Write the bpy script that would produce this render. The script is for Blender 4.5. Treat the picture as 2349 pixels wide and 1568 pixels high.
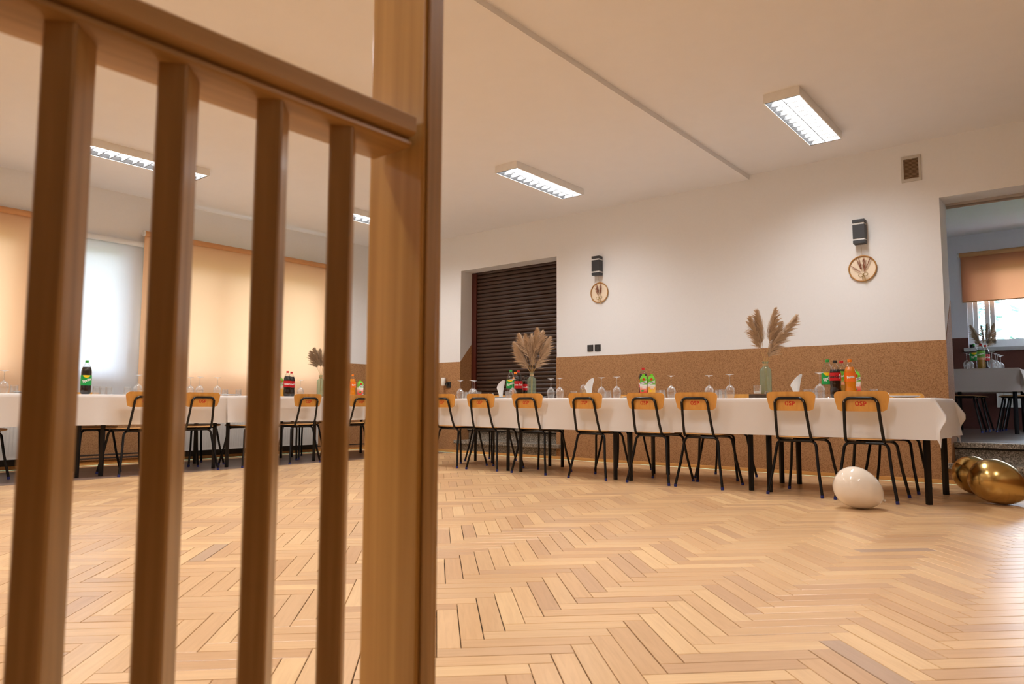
import bpy, bmesh, math, random
from mathutils import Vector, Matrix
random.seed(7)
PI = math.pi
scn = bpy.context.scene
for o in list(bpy.data.objects): bpy.data.objects.remove(o)
COL = scn.collection

# ------------------------------------------------------------------ camera
FPX, YAW, PIT, ROL, CH = 1646.1, 0.68125, 0.084765, 0.003796, 0.70
fw = Vector((-math.sin(YAW)*math.cos(PIT), math.cos(YAW)*math.cos(PIT), math.sin(PIT)))
rt = fw.cross(Vector((0, 0, 1))).normalized(); up = rt.cross(fw)
RT = rt*math.cos(ROL)+up*math.sin(ROL); UP = -rt*math.sin(ROL)+up*math.cos(ROL)
CAM = Vector((0, 0, CH))
cam = bpy.data.cameras.new('camera'); cam.sensor_width = 36; cam.sensor_fit = 'HORIZONTAL'
cam.lens = FPX/2349*36; cam.clip_start = 0.02; cam.clip_end = 200
cam.dof.use_dof = True; cam.dof.focus_distance = 6.0; cam.dof.aperture_fstop = 7.0
co = bpy.data.objects.new('camera', cam); COL.objects.link(co)
Mx = Matrix((RT, UP, -fw)).transposed().to_4x4(); Mx.translation = CAM
co.matrix_world = Mx; scn.camera = co

def ray(x, y): return RT*((x-1174.5)/FPX) - UP*((y-784)/FPX) + fw
def onz(x, y, z=0.0):
    d = ray(x, y); return CAM + d*((z-CH)/d.z)
def ony(x, y, Y):
    d = ray(x, y); return CAM + d*(Y/d.y)
def onx(x, y, X):
    d = ray(x, y); return CAM + d*(X/d.x)
def proj(p):
    d = Vector(p)-CAM; w = d.dot(fw)
    return 1174.5+FPX*d.dot(RT)/w, 784-FPX*d.dot(UP)/w, w

# ------------------------------------------------------------------ world, exposure
w = bpy.data.worlds.new('overcast_sky'); scn.world = w; w.use_nodes = True
bg = w.node_tree.nodes['Background']
bg.inputs[0].default_value = (0.74, 0.86, 1.0, 1); bg.inputs[1].default_value = 14.0
vs = scn.view_settings; vs.view_transform = 'Standard'; vs.look = 'None'; vs.gamma = 1; vs.use_curve_mapping = False
vs.exposure = 0.25
LAMP_W = 41.0

# ------------------------------------------------------------------ helpers
def lin(r, g, b):
    f = lambda c: (c/255/12.92) if c/255 <= .04045 else ((c/255+.055)/1.055)**2.4
    return (f(r), f(g), f(b), 1)
MATS = {}
def newmat(name):
    m = bpy.data.materials.new(name); m.use_nodes = True; MATS[name] = m
    nt = m.node_tree; return m, nt, nt.nodes['Principled BSDF']
def N(nt, t, **kw):
    n = nt.nodes.new(t)
    for k, v in kw.items(): setattr(n, k, v)
    return n
def simple(name, c, rough=.5, metal=0, spec=.5, var=.06, scale=18, bump=0, coat=0):
    m, nt, b = newmat(name)
    tc = N(nt, 'ShaderNodeTexCoord'); no = N(nt, 'ShaderNodeTexNoise'); no.inputs['Scale'].default_value = scale
    no.inputs['Detail'].default_value = 3
    nt.links.new(tc.outputs['Object'], no.inputs['Vector'])
    mx = N(nt, 'ShaderNodeMix', data_type='RGBA')
    mx.inputs[6].default_value = tuple(v*(1-var) for v in c[:3])+(1,); mx.inputs[7].default_value = tuple(min(1, v*(1+var)) for v in c[:3])+(1,)
    nt.links.new(no.outputs['Fac'], mx.inputs[0]); nt.links.new(mx.outputs[2], b.inputs['Base Color'])
    b.inputs['Roughness'].default_value = rough; b.inputs['Metallic'].default_value = metal
    b.inputs['Specular IOR Level'].default_value = spec; b.inputs['Coat Weight'].default_value = coat
    if bump:
        bp = N(nt, 'ShaderNodeBump'); bp.inputs['Strength'].default_value = bump; bp.inputs['Distance'].default_value = .004
        nt.links.new(no.outputs['Fac'], bp.inputs['Height']); nt.links.new(bp.outputs[0], b.inputs['Normal'])
    return m
def wood(name, c1, c2, axis, rough=.35, along=1.2, across=28, coat=.3):
    m, nt, b = newmat(name)
    tc = N(nt, 'ShaderNodeTexCoord'); mp = N(nt, 'ShaderNodeMapping')
    s = [across]*3; s['xyz'.index(axis)] = along; mp.inputs['Scale'].default_value = s
    no = N(nt, 'ShaderNodeTexNoise'); no.inputs['Scale'].default_value = 1; no.inputs['Detail'].default_value = 5
    no.inputs['Distortion'].default_value = .6
    nt.links.new(tc.outputs['Object'], mp.inputs[0]); nt.links.new(mp.outputs[0], no.inputs['Vector'])
    cr = N(nt, 'ShaderNodeValToRGB'); cr.color_ramp.elements[0].position = .3; cr.color_ramp.elements[1].position = .68
    cr.color_ramp.elements[0].color = c1; cr.color_ramp.elements[1].color = c2
    nt.links.new(no.outputs['Fac'], cr.inputs[0]); nt.links.new(cr.outputs[0], b.inputs['Base Color'])
    b.inputs['Roughness'].default_value = rough; b.inputs['Coat Weight'].default_value = coat; b.inputs['Coat Roughness'].default_value = .15
    return m
def speck(name, cols, scale, rough=.7, spec=.3):
    m, nt, b = newmat(name)
    tc = N(nt, 'ShaderNodeTexCoord'); vo = N(nt, 'ShaderNodeTexVoronoi'); vo.inputs['Scale'].default_value = scale
    nt.links.new(tc.outputs['Object'], vo.inputs['Vector'])
    sp = N(nt, 'ShaderNodeSeparateColor'); nt.links.new(vo.outputs['Color'], sp.inputs[0])
    cr = N(nt, 'ShaderNodeValToRGB'); cr.color_ramp.interpolation = 'LINEAR'
    e = cr.color_ramp.elements; e[0].color = cols[0]; e[1].color = cols[-1]
    for i, c in enumerate(cols[1:-1]):
        q = e.new((i+1)/(len(cols)-1)); q.color = c
    nt.links.new(sp.outputs[0], cr.inputs[0]); nt.links.new(cr.outputs[0], b.inputs['Base Color'])
    b.inputs['Roughness'].default_value = rough; b.inputs['Specular IOR Level'].default_value = spec
    return m
def thin_glass(name, tint, gl=.10, edge=None, haze=0, hazec=(.9, .9, .9, 1)):
    m, nt, b = newmat(name); nt.nodes.remove(b); out = nt.nodes['Material Output']
    tr = N(nt, 'ShaderNodeBsdfTransparent'); g = N(nt, 'ShaderNodeBsdfGlossy'); g.inputs['Roughness'].default_value = .03
    lw = N(nt, 'ShaderNodeLayerWeight'); lw.inputs['Blend'].default_value = .35
    cr = N(nt, 'ShaderNodeValToRGB'); cr.color_ramp.elements[0].color = tint; cr.color_ramp.elements[0].position = .35
    cr.color_ramp.elements[1].color = edge or tuple(v*.55 for v in tint[:3])+(1,)
    nt.links.new(lw.outputs['Facing'], cr.inputs[0]); nt.links.new(cr.outputs[0], tr.inputs[0])
    mr = N(nt, 'ShaderNodeMapRange'); mr.inputs['To Min'].default_value = gl*.4; mr.inputs['To Max'].default_value = gl*2.2
    nt.links.new(lw.outputs['Fresnel'], mr.inputs[0])
    mx = N(nt, 'ShaderNodeMixShader'); nt.links.new(mr.outputs[0], mx.inputs[0]); nt.links.new(tr.outputs[0], mx.inputs[1]); nt.links.new(g.outputs[0], mx.inputs[2])
    last = mx
    if haze:
        di = N(nt, 'ShaderNodeBsdfDiffuse'); di.inputs[0].default_value = hazec; tl_ = N(nt, 'ShaderNodeBsdfTranslucent'); tl_.inputs[0].default_value = hazec
        ad = N(nt, 'ShaderNodeMixShader'); ad.inputs[0].default_value = .5; nt.links.new(di.outputs[0], ad.inputs[1]); nt.links.new(tl_.outputs[0], ad.inputs[2])
        m2 = N(nt, 'ShaderNodeMixShader'); m2.inputs[0].default_value = haze; nt.links.new(mx.outputs[0], m2.inputs[1]); nt.links.new(ad.outputs[0], m2.inputs[2]); last = m2
    nt.links.new(last.outputs[0], out.inputs[0]); return m
def emit(name, c, s):
    m, nt, b = newmat(name); b.inputs['Base Color'].default_value = c
    b.inputs['Emission Color'].default_value = c; b.inputs['Emission Strength'].default_value = s; return m
def fabric(name, c, transl, weave=900):
    m, nt, b = newmat(name); out = nt.nodes['Material Output']
    tc = N(nt, 'ShaderNodeTexCoord'); no = N(nt, 'ShaderNodeTexNoise'); no.inputs['Scale'].default_value = weave
    nt.links.new(tc.outputs['Object'], no.inputs['Vector'])
    mx = N(nt, 'ShaderNodeMix', data_type='RGBA'); mx.inputs[6].default_value = tuple(v*.92 for v in c[:3])+(1,); mx.inputs[7].default_value = c
    nt.links.new(no.outputs['Fac'], mx.inputs[0]); nt.links.new(mx.outputs[2], b.inputs['Base Color'])
    b.inputs['Roughness'].default_value = .9; b.inputs['Specular IOR Level'].default_value = .1
    t = N(nt, 'ShaderNodeBsdfTranslucent'); nt.links.new(mx.outputs[2], t.inputs[0])
    ms = N(nt, 'ShaderNodeMixShader'); ms.inputs[0].default_value = transl
    nt.links.new(b.outputs[0], ms.inputs[1]); nt.links.new(t.outputs[0], ms.inputs[2]); nt.links.new(ms.outputs[0], out.inputs[0]); return m
def zramp(name, stops, rough=.4, noise=.0):
    """flat printed wrapper: colour bands up the object's own height"""
    m, nt, b = newmat(name); tc = N(nt, 'ShaderNodeTexCoord'); sx = N(nt, 'ShaderNodeSeparateXYZ')
    nt.links.new(tc.outputs['Object'], sx.inputs[0])
    no = N(nt, 'ShaderNodeTexNoise'); no.inputs['Scale'].default_value = 30; nt.links.new(tc.outputs['Object'], no.inputs['Vector'])
    ma = N(nt, 'ShaderNodeMath', operation='MULTIPLY_ADD'); ma.inputs[1].default_value = noise; nt.links.new(no.outputs['Fac'], ma.inputs[0]); nt.links.new(sx.outputs['Z'], ma.inputs[2])
    mr = N(nt, 'ShaderNodeMapRange'); mr.inputs['From Min'].default_value = stops[0][0]; mr.inputs['From Max'].default_value = stops[-1][0]
    nt.links.new(ma.outputs[0], mr.inputs[0])
    cr = N(nt, 'ShaderNodeValToRGB'); e = cr.color_ramp.elements
    z0, z1 = stops[0][0], stops[-1][0]
    e[0].color = stops[0][1]; e[1].color = stops[-1][1]
    for z, c in stops[1:-1]:
        q = e.new((z-z0)/(z1-z0)); q.color = c
    cr.color_ramp.interpolation = 'CONSTANT' if noise == 0 else 'LINEAR'
    nt.links.new(mr.outputs[0], cr.inputs[0]); nt.links.new(cr.outputs[0], b.inputs['Base Color'])
    b.inputs['Roughness'].default_value = rough; return m

# materials
simple('wall_white', (.84, .84, .84, 1), .85, var=.02, scale=40, bump=.05)
simple('ceiling_white', (.83, .82, .82, 1), .9, var=.02, scale=6)
speck('dado_brown', [lin(142, 102, 66), lin(172, 128, 86), lin(186, 142, 100), lin(160, 116, 78)], 150, .75, .25)
speck('terrazzo', [lin(60, 56, 50), lin(150, 140, 126), lin(96, 88, 78), lin(190, 180, 165), lin(80, 74, 66)], 120, .45, .4)
wood('baseboard_wood', lin(205, 148, 78), lin(226, 170, 98), 'x', .4)
wood('rail_wood_z', lin(146, 107, 54), lin(190, 146, 88), 'z', .34, 1.6, 34)
wood('rail_wood_y', lin(146, 107, 54), lin(190, 146, 88), 'y', .34, 1.6, 34)
wood('post_wood', lin(178, 130, 56), lin(206, 158, 84), 'z', .34, 1.2, 40)
wood('ply', lin(212, 150, 66), lin(226, 166, 80), 'z', .32, 4, 22, .4)
wood('ply_edge', lin(214, 166, 104), lin(226, 180, 120), 'x', .5, 3, 60, .1)
simple('black_paint', (.004, .004, .005, 1), .24, spec=.35)
simple('blue_cap', lin(30, 40, 110), .5)
simple('red_paint', lin(205, 40, 22), .6)
simple('steel', (.5, .5, .5, 1), .3, 1)
fabric('cloth_white', (.87, .85, .84, 1), .06)
fabric('cloth_shaded', (.58, .50, .46, 1), .06)  # white cloth of the far room, its backlit shade put into the colour
fabric('blind_peach', lin(240, 200, 160), .13)
fabric('blind_white', lin(226, 230, 236), .15)
fabric('blind_rust', lin(222, 150, 110), .22)
simple('cassette_tan', lin(206, 150, 96), .55)
simple('white_plastic', (.72, .72, .70, 1), .45)
simple('lamp_white', (.86, .85, .83, 1), .5)
simple('louvre_metal', (.07, .072, .075, 1), .3, 0)
emit('tube_glow', (1, .97, .92, 1), 5)
simple('black_plastic', (.02, .02, .021, 1), .45)
simple('lamp_black', (.035, .036, .04, 1), .5)
thin_glass('glass_clear', (.97, .97, .97, 1), .2, (.93, .93, .93, 1), .07)
thin_glass('glass_foot', (.97, .97, .97, 1), .2, (.93, .93, .93, 1), .3)  # white haze paints the bright highlights onto the upturned glass feet
thin_glass('glass_bottle', (.95, .95, .95, 1), .10, (.7, .7, .7, 1))
thin_glass('glass_green', (.72, .82, .70, 1), .10, (.40, .54, .45, 1), .2, (.62, .74, .62, 1))
thin_glass('pane_glass', (.97, .98, .98, 1), .04, (.9, .92, .92, 1))
simple('cola', (.012, .005, .004, 1), .12, spec=.5)
simple('orange_drink', (.95, .30, .01, 1), .2)
simple('amber_drink', (.55, .30, .05, 1), .25)
simple('cap_red', lin(205, 30, 24), .4); simple('cap_green', lin(60, 160, 70), .4); simple('cap_orange', lin(245, 130, 10), .4)
simple('cap_black', (.015, .015, .015, 1), .4); simple('cap_lime', lin(120, 200, 40), .4)
simple('label_red', lin(200, 18, 28), .45, var=.03); simple('label_green', lin(18, 160, 72), .45, var=.03)
simple('label_orange', lin(250, 120, 16), .45, var=.05)
simple('print_white', lin(240, 240, 236), .5, var=.01); simple('print_yellow', lin(250, 214, 20), .5); simple('print_black', (.01, .01, .01, 1), .5)
simple('print_dark_red', lin(90, 8, 10), .5)
zramp('carton_red', [(0, lin(205, 50, 40)), (.07, lin(226, 70, 56)), (.10, lin(240, 150, 120)), (.135, lin(240, 240, 232)), (.15, lin(110, 185, 50)), (.24, lin(120, 195, 60))], .35, .02)
zramp('carton_orange', [(0, lin(245, 175, 60)), (.08, lin(248, 190, 90)), (.11, lin(246, 170, 70)), (.135, lin(240, 240, 232)), (.15, lin(110, 185, 50)), (.24, lin(120, 195, 60))], .35, .02)
zramp('label_juice', [(0, lin(236, 160, 120)), (.02, lin(240, 170, 130)), (.05, lin(110, 180, 50)), (.11, lin(120, 190, 60)), (.12, lin(40, 50, 30))], .4, .012)
simple('paper_white', (.82, .82, .81, 1), .8)
simple('china', (.80, .80, .80, 1), .2)
simple('candle_wax', (.85, .82, .76, 1), .6)
simple('pampas', lin(204, 176, 146), .9, var=.25, scale=60)
simple('pampas_dark', lin(172, 146, 118), .9, var=.25, scale=60)
simple('straw', lin(206, 170, 110), .8, var=.15)
simple('rust_grass', lin(168, 108, 80), .9, var=.2, scale=60)
wood('slice_wood', lin(120, 84, 52), lin(190, 146, 100), 'z', .7, 20, 30, 0)
simple('bark', lin(74, 56, 42), .9, var=.4, scale=60, bump=.5)
simple('cork', lin(186, 160, 120), .8)
simple('hoop_wood', lin(176, 126, 62), .5); simple('hoop_canvas', lin(246, 228, 202), .8, var=.03); simple('twine', lin(150, 120, 60), .8)
simple('latex_white', lin(240, 228, 212), .1, spec=.5)
simple('latex_gold', lin(206, 174, 108), .22, 1.0, var=.03)
simple('shutter_brown', lin(58, 36, 24), .38, spec=.5); simple('frame_brown', lin(78, 30, 18), .4)
simple('vent_brown', lin(160, 134, 108), .6); simple('vent_dark', lin(92, 70, 50), .8)
simple('vent_frame', (.55, .52, .47, 1), .5)
simple('radiator_white', (.78, .77, .74, 1), .35); simple('dark_band', (.012, .009, .008, 1), .5); simple('pipe_brown', (.03, .018, .014, 1), .4)
wood('grey_strip', lin(96, 78, 70), lin(128, 106, 94), 'y', .4, 1.5, 30, .1)
wood('far_laminate', lin(100, 86, 80), lin(136, 120, 110), 'x', .32, 1.5, 30, .2)
simple('far_wall', (.72, .69, .74, 1), .85, var=.02); simple('far_dado', lin(96, 52, 42), .7, var=.2, scale=90)
simple('upvc', (.78, .78, .79, 1), .35); simple('window_sill', (.5, .5, .53, 1), .4)
simple('subfloor', lin(34, 20, 11), .95)
simple('grass', lin(96, 118, 70), .95, var=.3, scale=3); simple('leaf_blue', lin(120, 150, 150), .8, var=.2, scale=2); simple('leaf_pale', lin(160, 176, 160), .8, var=.2, scale=2)
simple('track_metal', (.55, .5, .46, 1), .3, .6)

# parquet: base tone per plank from the island / object random, grain along the UV's u
def parquet(name, cols):
    m, nt, b = newmat(name)
    uv = N(nt, 'ShaderNodeUVMap'); geo = N(nt, 'ShaderNodeNewGeometry'); oi = N(nt, 'ShaderNodeObjectInfo')
    ad = N(nt, 'ShaderNodeMath', operation='ADD'); fr = N(nt, 'ShaderNodeMath', operation='FRACT')
    nt.links.new(geo.outputs['Random Per Island'], ad.inputs[0]); nt.links.new(oi.outputs['Random'], ad.inputs[1]); nt.links.new(ad.outputs[0], fr.inputs[0])
    mp = N(nt, 'ShaderNodeMapping'); mp.inputs['Scale'].default_value = (5, 70, 1); nt.links.new(uv.outputs[0], mp.inputs[0])
    cb = N(nt, 'ShaderNodeCombineXYZ'); ml = N(nt, 'ShaderNodeMath', operation='MULTIPLY'); ml.inputs[1].default_value = 97.0
    nt.links.new(fr.outputs[0], ml.inputs[0])
    for i in (0, 1, 2): nt.links.new(ml.outputs[0], cb.inputs[i])
    nt.links.new(cb.outputs[0], mp.inputs['Location'])
    no = N(nt, 'ShaderNodeTexNoise'); no.inputs['Scale'].default_value = 1; no.inputs['Detail'].default_value = 4; no.inputs['Distortion'].default_value = .8
    nt.links.new(mp.outputs[0], no.inputs['Vector'])
    cr = N(nt, 'ShaderNodeValToRGB'); e = cr.color_ramp.elements; e[0].color = cols[0]; e[1].color = cols[-1]
    for i, c in enumerate(cols[1:-1]):
        q = e.new((i+1)/(len(cols)-1)); q.color = c
    nt.links.new(fr.outputs[0], cr.inputs[0])
    mx = N(nt, 'ShaderNodeMix', data_type='RGBA', blend_type='MULTIPLY'); mx.inputs[0].default_value = 1
    c2 = N(nt, 'ShaderNodeValToRGB'); c2.color_ramp.elements[0].position = .3; c2.color_ramp.elements[0].color = (.90, .87, .83, 1)
    c2.color_ramp.elements[1].position = .62; c2.color_ramp.elements[1].color = (1, 1, 1, 1)
    nt.links.new(no.outputs['Fac'], c2.inputs[0]); nt.links.new(cr.outputs[0], mx.inputs[6]); nt.links.new(c2.outputs[0], mx.inputs[7])
    nt.links.new(mx.outputs[2], b.inputs['Base Color']); b.inputs['Roughness'].default_value = .29
    b.inputs['Specular IOR Level'].default_value = .5
    return m
parquet('parquet', [lin(202, 160, 118), lin(228, 189, 142), lin(212, 172, 128), lin(234, 197, 148), lin(203, 164, 126), lin(222, 181, 133)])
parquet('parquet_grey', [lin(192, 162, 136), lin(184, 154, 130)])

class MB:
    def __init__(s): s.v = []; s.f = []
    def add(s, v, f):
        k = len(s.v); s.v += [tuple(p) for p in v]; s.f += [tuple(i+k for i in q) for q in f]; return s
    def box(s, x0, x1, y0, y1, z0, z1, M=None):
        x0, x1 = min(x0, x1), max(x0, x1); y0, y1 = min(y0, y1), max(y0, y1); z0, z1 = min(z0, z1), max(z0, z1)
        v = [Vector((x, y, z)) for z in (z0, z1) for y in (y0, y1) for x in (x0, x1)]
        if M is not None: v = [M @ p for p in v]
        return s.add(v, [(0, 2, 3, 1), (4, 5, 7, 6), (0, 1, 5, 4), (2, 6, 7, 3), (0, 4, 6, 2), (1, 3, 7, 5)])
    def tube(s, pts, r, n=8, cap=True):
        pts = [Vector(p) for p in pts]; rs = r if isinstance(r, (list, tuple)) else [r]*len(pts)
        v = []; f = []; prev = None
        for i, p in enumerate(pts):
            t = ((pts[min(i+1, len(pts)-1)]-pts[max(i-1, 0)])).normalized()
            if prev is None:
                a = t.cross(Vector((0, 0, 1)) if abs(t.z) < .9 else Vector((1, 0, 0))).normalized()
            else: a = (prev - t*prev.dot(t)).normalized()
            prev = a; b = t.cross(a)
            v += [p+(a*math.cos(2*PI*k/n)+b*math.sin(2*PI*k/n))*rs[i] for k in range(n)]
        for i in range(len(pts)-1):
            f += [(i*n+k, i*n+(k+1) % n, (i+1)*n+(k+1) % n, (i+1)*n+k) for k in range(n)]
        if cap: f += [tuple(range(n-1, -1, -1)), tuple(range((len(pts)-1)*n, len(pts)*n))]
        return s.add(v, f)
    def lathe(s, prof, n=20, M=None):
        v = []; f = []
        for r, z in prof: v += [Vector((r*math.cos(2*PI*k/n), r*math.sin(2*PI*k/n), z)) for k in range(n)]
        for i in range(len(prof)-1): f += [(i*n+k, i*n+(k+1) % n, (i+1)*n+(k+1) % n, (i+1)*n+k) for k in range(n)]
        if M is not None: v = [M @ p for p in v]
        return s.add(v, f)
    def prism(s, poly, fn, d0, d1):
        """poly of 2-d points; fn(a, b, d) -> 3-d point"""
        n = len(poly); v = [fn(a, b, d0) for a, b in poly]+[fn(a, b, d1) for a, b in poly]
        f = [tuple(range(n-1, -1, -1)), tuple(range(n, 2*n))]+[(k, (k+1) % n, n+(k+1) % n, n+k) for k in range(n)]
        return s.add(v, f)
    def build(s, name, mat, parent=None, smooth=False, loc=None, bevel=0):
        me = bpy.data.meshes.new(name); me.from_pydata(s.v, [], s.f); me.update()
        bm = bmesh.new(); bm.from_mesh(me)
        bmesh.ops.recalc_face_normals(bm, faces=bm.faces)
        if bevel: bmesh.ops.bevel(bm, geom=[e for e in bm.edges if len(e.link_faces) == 2 and e.calc_face_angle() > .8], offset=bevel, segments=2, affect='EDGES', profile=.6)
        bm.to_mesh(me); bm.free()
        me.materials.append(MATS[mat])
        if smooth:
            me.polygons.foreach_set('use_smooth', [True]*len(me.polygons))
            if smooth != 'all':
                me.set_sharp_from_angle(angle=math.radians(40))
        o = bpy.data.objects.new(name, me); COL.objects.link(o)
        if loc is not None: o.location = loc
        if parent is not None: o.parent = parent
        return o
def tag(o, label=None, cat=None, group=None, kind=None):
    if label: o['label'] = label
    if cat: o['category'] = cat
    if group: o['group'] = group
    if kind: o['kind'] = kind
    return o
def empty(name, loc=(0, 0, 0), rz=0):
    o = bpy.data.objects.new(name, None); COL.objects.link(o); o.location = loc; o.rotation_euler = (0, 0, rz); o.empty_display_size = .1; return o
def copy_tree(o, parent=None):
    c = o.copy(); COL.objects.link(c)
    if parent is not None: c.parent = parent
    for ch in [x for x in bpy.data.objects if x.parent == o]: copy_tree(ch, c)
    return c
class Proto:
    """first use returns the built thing itself, later uses copy it"""
    def __init__(s, fn): s.fn = fn; s.o = None; s.kids = None
    def get(s):
        if s.o is None: s.o = s.fn(); return s.o
        return copy_tree(s.o)
def arc(c, r, a0, a1, n, plane):
    return [plane(c, r, a0+(a1-a0)*i/n) for i in range(n+1)]
def rrect(w, h, r, n=5, taper=0):
    pts = []
    for cx, cy, a in ((w/2-r, h/2-r, 0), (-w/2+r, h/2-r, PI/2), (-w/2+r+taper, -h/2+r, PI), (w/2-r-taper, -h/2+r, 1.5*PI)):
        pts += [(cx+r*math.cos(a+PI/2*i/n), cy+r*math.sin(a+PI/2*i/n)) for i in range(n+1)]
    return pts
def text_mesh(body, size, bold=0.0):
    cu = bpy.data.curves.new('t', 'FONT'); cu.body = body; cu.size = size; cu.align_x = 'CENTER'; cu.align_y = 'CENTER'; cu.resolution_u = 2; cu.offset = bold
    ob = bpy.data.objects.new('t', cu); COL.objects.link(ob)
    bpy.context.view_layer.update()
    me = bpy.data.meshes.new_from_object(ob.evaluated_get(bpy.context.evaluated_depsgraph_get()))
    v = [tuple(p.co) for p in me.vertices]; f = [tuple(p.vertices) for p in me.polygons]
    bpy.data.objects.remove(ob); bpy.data.curves.remove(cu); bpy.data.meshes.remove(me)
    return v, f
TXT = {}
def txt(body, size, bold=0.0):
    k = (body, size, bold)
    if k not in TXT: TXT[k] = text_mesh(*k)
    return TXT[k]

# ------------------------------------------------------------------ room dimensions
D = 7.45; DB = 7.81           # back wall front / rear face
XB = -8.62; XR = 2.4; YF = -4.6
ZC1, ZC2, XBEAM = 3.10, 3.145, -2.77
DADO = 1.28; ZF = .365        # raised floor beyond the doorway
SH0, SH1, ZL = -6.985, -5.305, 2.585   # shuttered opening
DR0, DR1 = -1.018, .66                 # doorway opening
YW = 12.0                              # far room's window wall
WIN = [(0.35, 2.55, .95, 2.50), (2.86, 3.60, .95, 2.50), (3.92, 6.30, .95, 2.48)]   # y0,y1,z0,z1 in wall_left
WTH = .34

# ------------------------------------------------------------------ walls, ceiling
m = MB()
m.box(XB-WTH, SH0, D, DB, 0, 3.4); m.box(SH0, SH1, D, DB, ZL, 3.4); m.box(SH1, DR0, D, DB, 0, 3.4); m.box(DR0, DR1, D, DB, ZL, 3.4); m.box(DR1, XR+.3, D, DB, 0, 3.4)
wb = tag(m.build('wall_back', 'wall_white'), 'white back wall with brown speckled dado, shuttered opening and doorway', kind='structure')
def dado(parent, boxes):
    q = MB()
    for b in boxes: q.box(*b)
    return q.build('dado', 'dado_brown', parent)
t = .004
dado(wb, [(XB+t, SH0, D-t, D, 0, DADO)]); dado(wb, [(SH1, DR0, D-t, D, 0, DADO)]); dado(wb, [(DR1, XR, D-t, D, 0, DADO)])
for x, sgn in ((SH0, 1), (SH1, -1), (DR0, 1), (DR1, -1)):
    q = MB(); q.prism([(D-t, 0), (DB, 0), (DB, 1.68), (D-t, DADO)], lambda a, b, d: (d, a, b), x, x+sgn*t)
    q.build('dado', 'dado_brown', wb)
m = MB(); ys = [YF-.3]
cuts = sorted(WIN)
y = YF-.3
for (a, b, z0, z1) in cuts:
    m.box(XB-WTH, XB, y, a, 0, 3.4); m.box(XB-WTH, XB, a, b, 0, z0); m.box(XB-WTH, XB, a, b, z1, 3.4); y = b
m.box(XB-WTH, XB, y, D, 0, 3.4)
wl = tag(m.build('wall_left', 'wall_white'), 'white window wall with brown speckled dado', kind='structure')
q = MB(); y = YF
for (a, b, z0, z1) in cuts:
    q.box(XB, XB+t, y, a, 0, DADO); q.box(XB, XB+t, a, b, 0, z0); y = b
q.box(XB, XB+t, y, D, 0, DADO); q.build('dado', 'dado_brown', wl)
m = MB(); m.box(XR, XR+.3, YF, D, 0, 3.4); wr = tag(m.build('wall_right', 'wall_white'), 'white side wall with brown dado', kind='structure'); dado(wr, [(XR-t, XR, YF, D, 0, DADO)])
m = MB(); m.box(XB-WTH, XR+.3, YF-.3, YF, 0, 3.4); wf = tag(m.build('wall_front', 'wall_white'), 'white wall opposite the shuttered opening', kind='structure'); dado(wf, [(XB, XR, YF, YF+t, 0, DADO)])
m = MB(); m.box(XB, XBEAM, YF, D, ZC1, 3.4); m.box(XBEAM, XR, YF, D, ZC2, 3.4)
tag(m.build('ceiling', 'ceiling_white'), 'plain ceiling with a shallow step across it', kind='structure')
# baseboards
m = MB()
for a, b in ((XB, XR),): m.box(a, b, D-.022, D-t, 0, .036)
tag(m.build('baseboard_back', 'baseboard_wood', bevel=.004), 'thin honey wood baseboard along the back wall', kind='structure')
m = MB(); m.box(XB+t, XB+.024, YF, D-.024, 0, .04); tag(m.build('baseboard_left', 'baseboard_wood', bevel=.004), 'honey wood baseboard under the windows', kind='structure')

# ------------------------------------------------------------------ parquet floor
S2 = 2**-.5
PW, PL, T0, C0 = .0705, .3880, .0447, 1.731
def st2xy(s, t_): return Vector(((-s+t_)*S2, (s+t_)*S2, 0))
m = MB(); m.box(XB, XR, YF, D, -.08, -.006)
fl = tag(m.build('floor', 'subfloor'), 'honey coloured herringbone parquet floor', kind='structure')
GX0, GX1 = -8.36, -7.08      # strip of floor along the window wall, coloured grey-brown
planks = []
corners = [st for st in ()]
for k in range(-160, 130):
    for j in range(-26, 30):
        tl = T0+k*PW-PL*j; stop = T0+k*PW+C0+PL*j
        planks.append((stop-PL, stop, tl, tl+PW, 0))
        planks.append((stop, stop+PW, tl+PW-PL, tl+PW, 1))
def inside(c): return XB+.02 < c.x < XR-.02 and YF+.02 < c.y < D-.03
def clip_poly(poly, ax, val, keep_less):
    out = []
    for i in range(len(poly)):
        a, b = poly[i], poly[(i+1) % len(poly)]
        da = (a[ax]-val)*(1 if keep_less else -1); db = (b[ax]-val)*(1 if keep_less else -1)
        if da <= 0: out.append(a)
        if da*db < 0:
            u = da/(da-db); out.append(a+(b-a)*u)
    return out
SHX = [-.62-.08, -.60]
full = []; partial = []
for (s0, s1, t0_, t1_, kind) in planks:
    cs = [st2xy(s0, t0_), st2xy(s1, t0_), st2xy(s1, t1_), st2xy(s0, t1_)]
    xs = [c.x for c in cs]; ysq = [c.y for c in cs]
    for (xa, xb) in ((XB+.024, GX0), (GX1, XR-.004)):
        if max(xs) <= xa or min(xs) >= xb or max(ysq) <= YF or min(ysq) >= D-.022: continue
        if min(xs) >= xa and max(xs) <= xb and min(ysq) >= YF and max(ysq) <= D-.022: full.append((s0, s1, t0_, t1_, kind))
        else:
            p = cs
            for ax, v_, kl in ((0, xa, False), (0, xb, True), (1, YF, False), (1, D-.022, True)):
                p = clip_poly(p, ax, v_, kl)
                if len(p) < 3: break
            if len(p) >= 3: partial.append((p, kind))
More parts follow.
